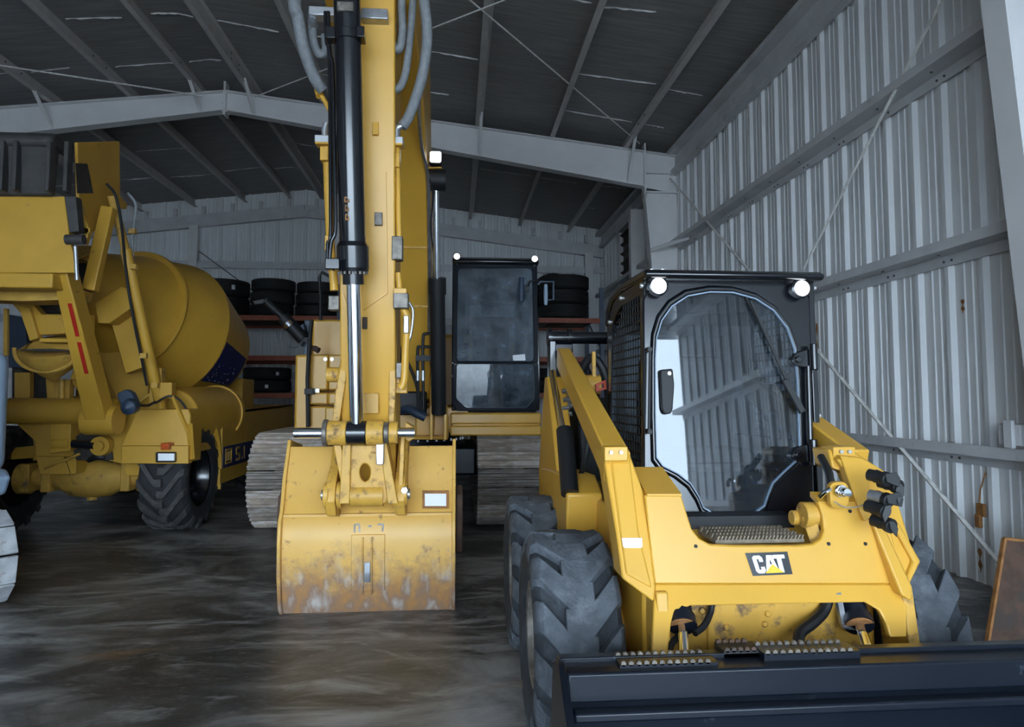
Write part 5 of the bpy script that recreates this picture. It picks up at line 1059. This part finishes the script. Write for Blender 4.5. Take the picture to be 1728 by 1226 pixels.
mplate('pump_bracket', [(90,640),(118,640),(116,680),(92,682)], 7.6, 0.1, 'yellow_cement'); mcyl('pump_rod', at(104,640,7.55), at(104,672,7.55), 0.03, 'yellow_mixer'); mplate('chute_strut', [(118,640),(132,640),(175,672),(175,684),(150,684)], 7.65, 0.05); mplate('seat_platform', [(120,668),(172,670),(172,682),(120,684)], 7.9, 0.5)
# drum: mouth towards the shovel, tail low at the back
A0, A1 = Vector((-4.28,7.87,2.74)), Vector((-3.62,10.60,2.06)); ad = (A1 - A0); L0 = ad.length
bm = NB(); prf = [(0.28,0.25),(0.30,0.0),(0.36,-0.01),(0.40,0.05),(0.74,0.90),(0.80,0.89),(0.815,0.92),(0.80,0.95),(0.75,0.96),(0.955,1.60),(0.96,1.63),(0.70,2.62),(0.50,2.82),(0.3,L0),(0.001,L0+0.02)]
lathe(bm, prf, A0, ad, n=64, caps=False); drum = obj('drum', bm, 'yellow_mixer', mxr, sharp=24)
bm = NB(); lathe(bm, [(0.29,0.12),(0.001,0.14)], A0, ad, n=32, caps=False); obj('mouth_shade_disc', bm, 'black_matte', drum)  # black disc painted in for the shade inside the drum
bm = NB(); d_, s_, u_ = basis(ad)
for a0, a1 in ((-46, -10),):
    prev = None
    for i in range(9):
        t = R(a0 + (a1-a0)*i/8)
        row = []
        for r, tt in ((0.956,1.65),(0.83,2.13),(0.715,2.56)):
            row.append(bm.verts.new(A0 + d_*tt + (s_*math.cos(t) + u_*math.sin(t))*(r + 0.004)))
        if prev: quadstrip(bm, prev, row, closed=False)
        prev = row
obj('drum_blue_band', bm, 'blue_deep', drum)
bm = NB(); rnd = random.Random(5)
for i in range(26):
    t = R(rnd.uniform(-44,-26)); tt = rnd.uniform(1.7,2.4); r = 0.96 - (tt-1.63)*0.2626 + 0.006; p = A0 + d_*tt + (s_*math.cos(t) + u_*math.sin(t))*r; cbox(bm, p, (0.006,0.006,0.006))
obj('cement_splash', bm, 'white_label', drum, kind='stuff')
bm = NB(); cyl(bm, A0 + d_*(L0+0.0), A0 + d_*(L0+0.35), 0.25, n=24); obj('drum_gearbox', bm, 'black_matte', mxr)
mbox('drum_pedestal', -4.2, -3.3, 10.9, 11.5, 0.95, 1.75, 'yellow_mixer'); mbox('drum_cradle', -4.5, -3.6, 8.5, 8.75, 0.95, 1.92, 'yellow_mixer')
mplate('drum_cradle_plate', [(160,590),(250,600),(250,690),(205,690)], 8.3, 0.15, 'yellow_mixer')
# hood under the mouth, chute and funnel
mplate('mouth_hood', [(160,512),(205,483),(221,488),(221,520),(185,545),(165,545)], 7.55, 0.25); mplate('mouth_hood', [(188,545),(222,525),(240,620),(212,630)], 7.75, 0.15); mplate('chute_plate', [(20,505),(48,505),(70,530),(150,530),(150,560),(68,565),(20,512)], 7.35, 0.12); mplate('chute_plate', [(30,515),(50,520),(64,570),(50,575)], 7.30, 0.1); mplate('chute_back', [(40,485),(140,487),(140,528),(70,528)], 7.6, 0.08, 'mixer_dark')
bm = NB(); fc = at(92,588,7.25); prev = None
for r, dz, dy in ((0.31,0.06,0.10),(0.33,0.0,0),(0.27,-0.10,0.02),(0.17,-0.19,0.05),(0.04,-0.24,0.08)):
    row = [bm.verts.new(fc + Vector((math.cos(R(a))*r*1.0, dy + math.sin(R(a))*r*0.85, dz + 0.10*math.sin(R(a))*(1 if a > 180 else 1)))) for a in range(0, 360, 15)]
    if prev: quadstrip(bm, prev, row)
    prev = row
bm.faces.new(prev); fn = obj('chute_funnel', bm, 'yellow_cement', mxr); sm = fn.modifiers.new('solid', 'SOLIDIFY'); sm.thickness = 0.02
bm = NB(); P = [fc + Vector((math.cos(R(a))*0.26, -0.12 - 0.02*math.sin(R(a)), -0.03 + math.sin(R(a))*(0.02 if a < 180 else 0.19))) for a in range(0, 360, 12)]; plate(bm, P, (0,0.05,0)); obj('funnel_lining', bm, 'mixer_dark', fn)
bm = NB(); tube(bm, [fc + Vector((math.cos(R(a))*0.30, -0.14, -0.02 + math.sin(R(a))*0.22)) for a in range(175, 370, 10)], 0.02, n=8); obj('funnel_rim', bm, 'yellow_cement', fn)
mplate('funnel_shelf', [(68,570),(146,572),(146,578),(64,577)], 7.2, 0.2); mplate('funnel_side', [(60,580),(140,578),(152,572),(132,640),(118,640),(130,598)], 7.4, 0.06)
mcyl('chute_pivot', at(50,600,7.3), at(30,602,7.3), 0.05, 'yellow_cement')
mplate('operator_screen', [(5,520),(12,520),(12,600),(5,600)], 7.4, 0.04, 'yellow_cement'); mplate('operator_seat_back', [(12,530),(42,535),(45,590),(36,620),(14,620)], 7.9, 0.2, 'mirror_blue'); mplate('dark_panel', [(20,610),(85,610),(85,690),(20,690)], 8.1, 0.05, 'mixer_dark'); mplate('frame_post', [(24,628),(50,628),(50,690),(24,690)], 7.9, 0.08, 'yellow_mixer'); mplate('frame_post', [(76,630),(92,636),(92,690),(80,690)], 7.7, 0.08, 'yellow_mixer')
# loading arms and shovel
for sx in (-3.60, -5.05):
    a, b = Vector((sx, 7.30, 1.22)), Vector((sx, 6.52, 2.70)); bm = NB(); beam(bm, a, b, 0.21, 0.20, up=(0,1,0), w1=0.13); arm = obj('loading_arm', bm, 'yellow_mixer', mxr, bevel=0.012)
    bm = NB(); beam(bm, b - Vector((0,0,0.05)), (sx-0.05, 6.55, 3.05), 0.16, 0.12, up=(0,1,0)); obj('arm_tip', bm, 'yellow_mixer', arm, bevel=0.01)
    mcyl('arm_pivot', (sx-0.16,7.32,1.24), (sx+0.16,7.32,1.24), 0.15, 'yellow_mixer', parent=arm)
    if sx == -3.60:
        d = (b-a).normalized()
        for t0, t1 in ((0.40,0.62),(0.66,0.88)):
            p0, p1 = a.lerp(b, t0*0.9), a.lerp(b, t1*0.9); bm = NB(); off = Vector((0.03,-0.093,-0.049)); beam(bm, p0+off, p1+off, 0.035, 0.006, up=(0,1,0)); obj('red_reflector', bm, 'red_tape', arm)
SL, SR = -5.15, -3.60
S6 = lambda v: at(60, v, 6.35).z
mplate('shovel_back', [(-120,331),(109,331),(117,400),(130,460),(-120,460)], 6.38, 0.03, 'yellow_mixer')
bm = NB(); z0, z1 = S6(331), S6(250); prism(bm, [(6.30,z0),(6.26,z1),(6.32,z1+0.06),(6.40,z1+0.06),(6.36,z0)], 'x', SL, SR); obj('shovel_blade', bm, 'bucket_steel', mxr, bevel=0.02)
bm = NB(); prism(bm, [(6.24,z1-0.02),(6.22,z1+0.05),(6.28,z1+0.12),(6.44,z1+0.12),(6.44,z1-0.02)], 'x', SL, SR+0.02); obj('shovel_lip', bm, 'bucket_steel', mxr, bevel=0.03)
for u in (8, 30, 86, 116):
    p = at(u, 290, 6.26); bm = NB(); box(bm, p.x-0.018, p.x+0.018, 6.20, 6.29, z0+0.01, z1+0.02); obj('blade_rib', bm, 'bucket_steel', mxr, bevel=0.008)
mbox('shovel_beam', SL, SR, 6.36, 6.56, S6(485), S6(460), 'yellow_mixer'); mplate('shovel_under', [(-40,486),(130,486),(125,505),(40,508),(-40,505)], 6.7, 0.3, 'yellow_cement')
bm = NB(); sp = [atx(u, v, SR+0.02) for u, v in [(125,240),(197,238),(198,330),(211,345),(208,353),(190,350),(150,395),(128,345)]]
plate(bm, sp, (0.03,0,0)); obj('shovel_side', bm, 'yellow_mixer', mxr, bevel=0.006)
bm = NB(); plate(bm, [Vector((SL-0.03, p.y, p.z)) for p in sp], (0.03,0,0)); obj('shovel_side', bm, 'yellow_mixer', mxr, bevel=0.006)
bm = NB(); plate(bm, [(SL,6.42,2.62),(SR,6.42,2.62),(SR,7.2,3.0),(SL,7.2,3.0)], (0,0.02,0.02)); obj('shovel_floor', bm, 'yellow_cement', mxr)
bm = NB(); plate(bm, [atx(u, v, SR+0.052) for u, v in [(127,275),(147,276),(152,300),(157,326),(130,326)]], (0.003,0,0)); obj('dark_patch', bm, 'mixer_dark', mxr)  # plain dark patch on the shovel's side plate
bm = NB(); beam(bm, at(184,350,6.95), at(152,490,6.9), 0.12, 0.10, up=(0,1,0)); obj('shovel_strut', bm, 'yellow_mixer', mxr, bevel=0.01)
bm = NB(); beam(bm, at(130,335,6.5), at(150,395,6.5), 0.05, 0.06, up=(0,1,0)); beam(bm, at(150,385,6.5), at(142,412,6.5), 0.05, 0.06, up=(0,1,0)); obj('shovel_bracket', bm, 'yellow_mixer', mxr, bevel=0.006)
mplate('shovel_corner', [(108,331),(128,331),(133,390),(117,392)], 6.28, 0.1, 'bucket_steel'); mcyl('shovel_pivot', at(112,404,6.3), at(142,404,6.3), 0.045, 'bucket_steel'); mcyl('pivot_rod', at(127,415,6.32), at(130,472,6.38), 0.018, 'steel')
# yellow tilt ram running down beside the drum
bm = NB(); r0, r1, r2 = at(188,330,7.0), at(212,420,7.2), at(272,690,7.75); cyl(bm, r1, r2, 0.055, n=16); ram = obj('tilt_ram', bm, 'yellow_mixer', mxr); bm = NB(); cyl(bm, r0, r1, 0.04, n=14); obj('ram_rod', bm, 'yellow_cement', ram)
mtube('ram_hose', [at(180,310,6.98), at(195,330,6.98), at(205,380,7.05), at(212,450,7.2), at(222,520,7.3), at(240,610,7.5), at(248,650,7.6)], 0.014, 'black_matte'); mtube('ram_hose', [at(215,325,7.1), at(229,345,7.15), at(226,380,7.2), at(224,430,7.25), at(238,520,7.4), at(252,600,7.6)], 0.014, 'hose_grey')
for v, u in ((390,224),(450,226),(600,243),(650,262)):
    bm = NB(); cbox(bm, at(u, v, 7.2), (0.06,0.05,0.05)); obj('hose_clip', bm, 'yellow_cement', mxr)
mplate('ram_foot', [(255,620),(272,620),(275,690),(262,700),(250,690)], 7.7, 0.12, 'yellow_cement'); mplate('ram_foot', [(268,645),(290,645),(290,672),(268,672)], 7.65, 0.12, 'yellow_mixer')
# mirrors, hoop and tank
bm = NB(); plate(bm, roundpoly([at(u, v, 7.0) for u, v in [(196,664),(212,656),(222,662),(232,684),(226,696),(205,690)]], 0.02), (0,0.10,0)); mi = obj('side_mirror', bm, 'mirror_blue', mxr, bevel=0.012)
bm = NB(); lathe(bm, [(0.001,-0.09),(0.07,-0.04),(0.08,0.03),(0.06,0.08)], at(219,686,6.98), (0,1,0.2), n=16); obj('mirror_back', bm, 'mirror_blue', mi)
bm = NB(); tube(bm, [at(232,684,7.05), at(250,684,7.2), at(262,678,7.3)], 0.014, n=6); obj('mirror_stay', bm, 'black_matte', mi)
bm = NB(); lathe(bm, [(0.001,0.02),(0.32,0.02),(0.34,0),(0.34,1.25),(0.36,1.25),(0.36,1.33),(0.30,1.34),(0.001,1.36)], (-3.20,7.95,1.24), (0.06,1,0.02), n=40, caps=False); obj('water_tank', bm, 'yellow_mixer', mxr)
bm = NB(); hc = Vector((-3.22,7.72,1.18)); tube(bm, [hc + Vector((math.cos(R(a))*0.28, 0, math.sin(R(a))*0.34)) for a in range(0, 181, 12)], 0.018, n=8); obj('guard_hoop', bm, 'yellow_cement', mxr)
bm = NB(); beam(bm, at(292,668,7.62), at(318,730,7.58), 0.035, 0.03); obj('hoop_stay', bm, 'yellow_mixer', mxr); mtube('hoop_hose', [at(262,680,7.6), at(285,668,7.6), at(305,676,7.65), at(320,700,7.7), at(325,715,7.7)], 0.012, 'black_matte')
bm = NB(); beam(bm, at(318,715,7.6), at(322,775,7.56), 0.03, 0.1); obj('nose_edge', bm, 'yellow_mixer', mxr)
mbox('tank_deck', -3.6, -2.88, 7.75, 9.4, 0.86, 0.96, 'yellow_mixer')
for u, v in ((371,695),(398,688)):
    bm = NB(); p = at(u, v, 9.2); cbox(bm, p, (0.07,0.07,0.06)); obj('tank_cap', bm, 'yellow_mixer', mxr, bevel=0.01)
# ================================================================ grey crawler at the left edge
gm = thing('compact_crawler', 'grey blue compact crawler machine with dusty steel tracks cut off at the left edge', 'crawler', (-4.45, 5.35, 0), rotz=R(48))
def gpart(name, bm, m, bevel=0.02, seg=4): return obj(name, bm, m, gm, bevel=bevel, seg=seg, local=True)
for s in (-1, 1): make_track(gm, s*0.55, -0.9, 0.9, 0.345, 0.31, 0.42, 0.205, 'black_matte', 'track_dusty', local=True, grouser=False)
bm = NB(); box(bm, -0.45, 0.45, -0.5, 0.5, 0.35, 0.62); gpart('car_body', bm, 'black_matte')
bm = NB(); cyl(bm, (0,0,0.6), (0,0,0.78), 0.4, n=32); gpart('swing_bearing', bm, 'black_matte', bevel=0)
bm = NB(); box(bm, -0.78, 0.785, -0.86, 0.95, 0.92, 1.82); gpart('house_panel', bm, 'grey_blue', bevel=0.10, seg=5)
bm = NB(); prism(bm, [(-0.80,0.95),(-0.90,0.90),(-0.80,0.76),(0.9,0.76),(0.9,0.95)], 'x', -0.80, 0.80); gpart('house_skirt', bm, 'grey_blue', bevel=0.03)
bm = NB(); box(bm, -0.70, -0.02, -0.5, 0.6, 1.8, 2.6); gpart('cab', bm, 'grey_blue', bevel=0.08)
# ================================================================ pallet racks along the back wall
def rack(label, xs):
    r = thing('pallet_rack', label, 'rack', (sum(xs)/len(xs), 16.9, 0), group='pallet racks along the back wall')
    for x in xs:
        for y in (16.3, 18.2):
            bm = NB(); box(bm, x-0.05, x+0.05, y-0.04, y+0.04, 0, 4.1 if y < 17 else 4.1)
            for k in range(60): box(bm, x-0.014, x+0.014, y-0.044, y-0.039, 0.1+k*0.065, 0.13+k*0.065)
            obj('upright', bm, 'rack_blue', r)
        for z in (0.3, 1.4, 2.6):
            bm = NB(); beam(bm, (x,16.32,z), (x,18.18,z+0.9), 0.03, 0.03); obj('rack_brace', bm, 'rack_blue', r)
    for x0, x1 in zip(xs[:-1], xs[1:]):
        for z in (3.36, 2.42, 1.55):
            for y in (16.27, 18.2):
                bm = NB(); box(bm, x0+0.05, x1-0.05, y-0.025, y+0.025, z-0.13, z-0.01); obj('shelf_beam', bm, 'shelf_orange', r, bevel=0.006)
            n = 9
            for i in range(n):
                w = (x1-x0-0.2)/n; xa = x0+0.1+i*w; bm = NB(); box(bm, xa+0.01, xa+w-0.02, 16.34, 18.16, z-0.06, z-0.012); obj('deck_board', bm, 'wood_dark', r)
    return r
rack('blue and orange pallet rack behind the mixer drum, loaded with black tyres', (-6.75, -2.75, -0.40)); rack('blue and orange pallet rack in the right back corner, partly behind the excavator cab', (0.15, 3.52))
def tyre_mesh(Rr, W):
    bm = NB(); h = W/2; pr_ = [(0.56*Rr,-0.8*h),(0.62*Rr,-0.95*h),(0.80*Rr,-h),(0.93*Rr,-0.93*h),(0.985*Rr,-0.75*h)]
    for k in range(4):
        z = (-0.62 + k*0.38)*h; pr_ += [(Rr, z), (Rr, z+0.28*h), (0.975*Rr, z+0.30*h), (0.975*Rr, z+0.36*h)]
    pr_ += [(0.985*Rr,0.78*h),(0.93*Rr,0.94*h),(0.80*Rr,h),(0.62*Rr,0.95*h),(0.56*Rr,0.8*h)]
    lathe(bm, pr_ + [pr_[0]], (0,0,h), (0,0,1), n=40, up=(0,1,0), caps=False); return bm
tm = {}
def tyre(x, y, z, Rr, W, label, group, sticker=None, rot=None):
    key = (Rr, W)
    if key not in tm:
        o = obj('stored_tyre', tyre_mesh(Rr, W), 'rubber_black'); tm[key] = o
    else:
        o = tm[key].copy(); COL.objects.link(o)
    o.location = (x, y, z); tag(o, label, 'tyre', group)
    if rot: o.rotation_euler = rot
    if sticker:
        bm = NB(); a0 = R(sticker); prev = None
        for i in range(4):
            t = a0 + i*0.045; row = [bm.verts.new((math.cos(t)*(Rr+0.004), math.sin(t)*(Rr+0.004), q)) for q in (W*0.35, W*0.62)]
            if prev: quadstrip(bm, prev, row, closed=False)
            prev = row
        obj('sticker', bm, 'white_label', o, local=True)
    return o
zs = 3.362
px = lambda u: at(u, 500, 16.8).x
g1 = 'tyres stacked on the top shelf of the left rack'; g2 = 'tyres stacked on the top shelf of the right rack'; g3 = 'tyres on the lower shelf of the left rack'
tyre(px(383)-0.12, 16.85, zs, 0.62, 0.46, 'lower of two wide black tyres stacked on the top shelf beside the drum', g1); tyre(px(383)-0.10, 16.85, zs+0.465, 0.60, 0.40, 'upper wide black tyre with a pale sticker, stacked on the shelf beside the drum', g1, sticker=-55)
for i, w in enumerate(('bottom', 'middle', 'top')): tyre(px(458)+0.02*i, 16.85, zs+0.30*i, 0.51, 0.295, '%s black tyre of the stack left of the slanted mirror arm' % w, g1, sticker=-70 if i == 0 else None)
for i, w in enumerate(('bottom', 'middle', 'top')): tyre(px(533)+0.015*i, 16.85, zs+0.28*i, 0.49, 0.275, '%s black tyre of the stack just left of the excavator stick' % w, g1)
for i, w in enumerate(('bottom', 'middle', 'top')): tyre(px(951)+0.01*i, 16.85, zs+0.36*i, 0.62, 0.355, '%s black tyre of the three stacked right of the excavator cab' % w, g2)
o = tyre(px(930)+0.2, 17.95, zs+0.672, 0.665, 0.30, 'black tyre leaning upright behind the stack right of the excavator cab', g2, rot=(R(90),0,0))
for i, w in enumerate(('bottom', 'top')): tyre(at(450,640,16.8).x, 16.85, 1.552+0.30*i, 0.55, 0.295, '%s dark tyre with pale sticker on the lower rack shelf beside the blue drum band' % w, g3, sticker=-80+i*25)
for i in range(2): tyre(at(930,640,16.8).x, 16.85, 1.552+0.30*i, 0.55, 0.295, '%s black tyre on the lower shelf between cab and skid steer arm' % ('bottom', 'top')[i], 'tyres on the lower shelf of the right rack')
tyre(at(486,655,16.8).x+0.62, 16.85, 1.552, 0.42, 0.22, 'small black tyre lying alone low on the rack left of the excavator cabinet', g3)
# ================================================================ rusty plate leaning on the near column
bm = NB(); P = [at(1664,1112,3.88), at(1694,908,4.06), at(1790,918,4.06), at(1790,1118,3.88)]; P[0].z = P[3].z = 0.004
plate(bm, P, (0.0,0.02,0.0)); pl = obj('steel_plate', bm, 'rust'); tag(pl, 'rusty brown steel plate leaning against the near right column', 'plate')
bm = NB(); beam(bm, P[0] - Vector((0,0.003,0)), P[1] - Vector((0,0.003,0)), 0.016, 0.026, up=(0,1,0)); beam(bm, P[1] - Vector((0,0.003,0)), P[2] - Vector((0,0.003,0)), 0.016, 0.026, up=(0,1,0)); obj('plate_edge', bm, 'rust_orange', pl)
bm = NB(); c = atx(1656, 860, XR-0.06); cbox(bm, c, (0.03,0.07,0.10)); cbox(bm, c + Vector((-0.01,0.02,-0.09)), (0.03,0.05,0.10)); tube(bm, [c + Vector((0,0.02,0.05)), c + Vector((0,0.0,0.16)), c + Vector((0,-0.06,0.30))], 0.006, n=6); obj('strap_hook', bm, 'rust_orange', wr, bevel=0.01)
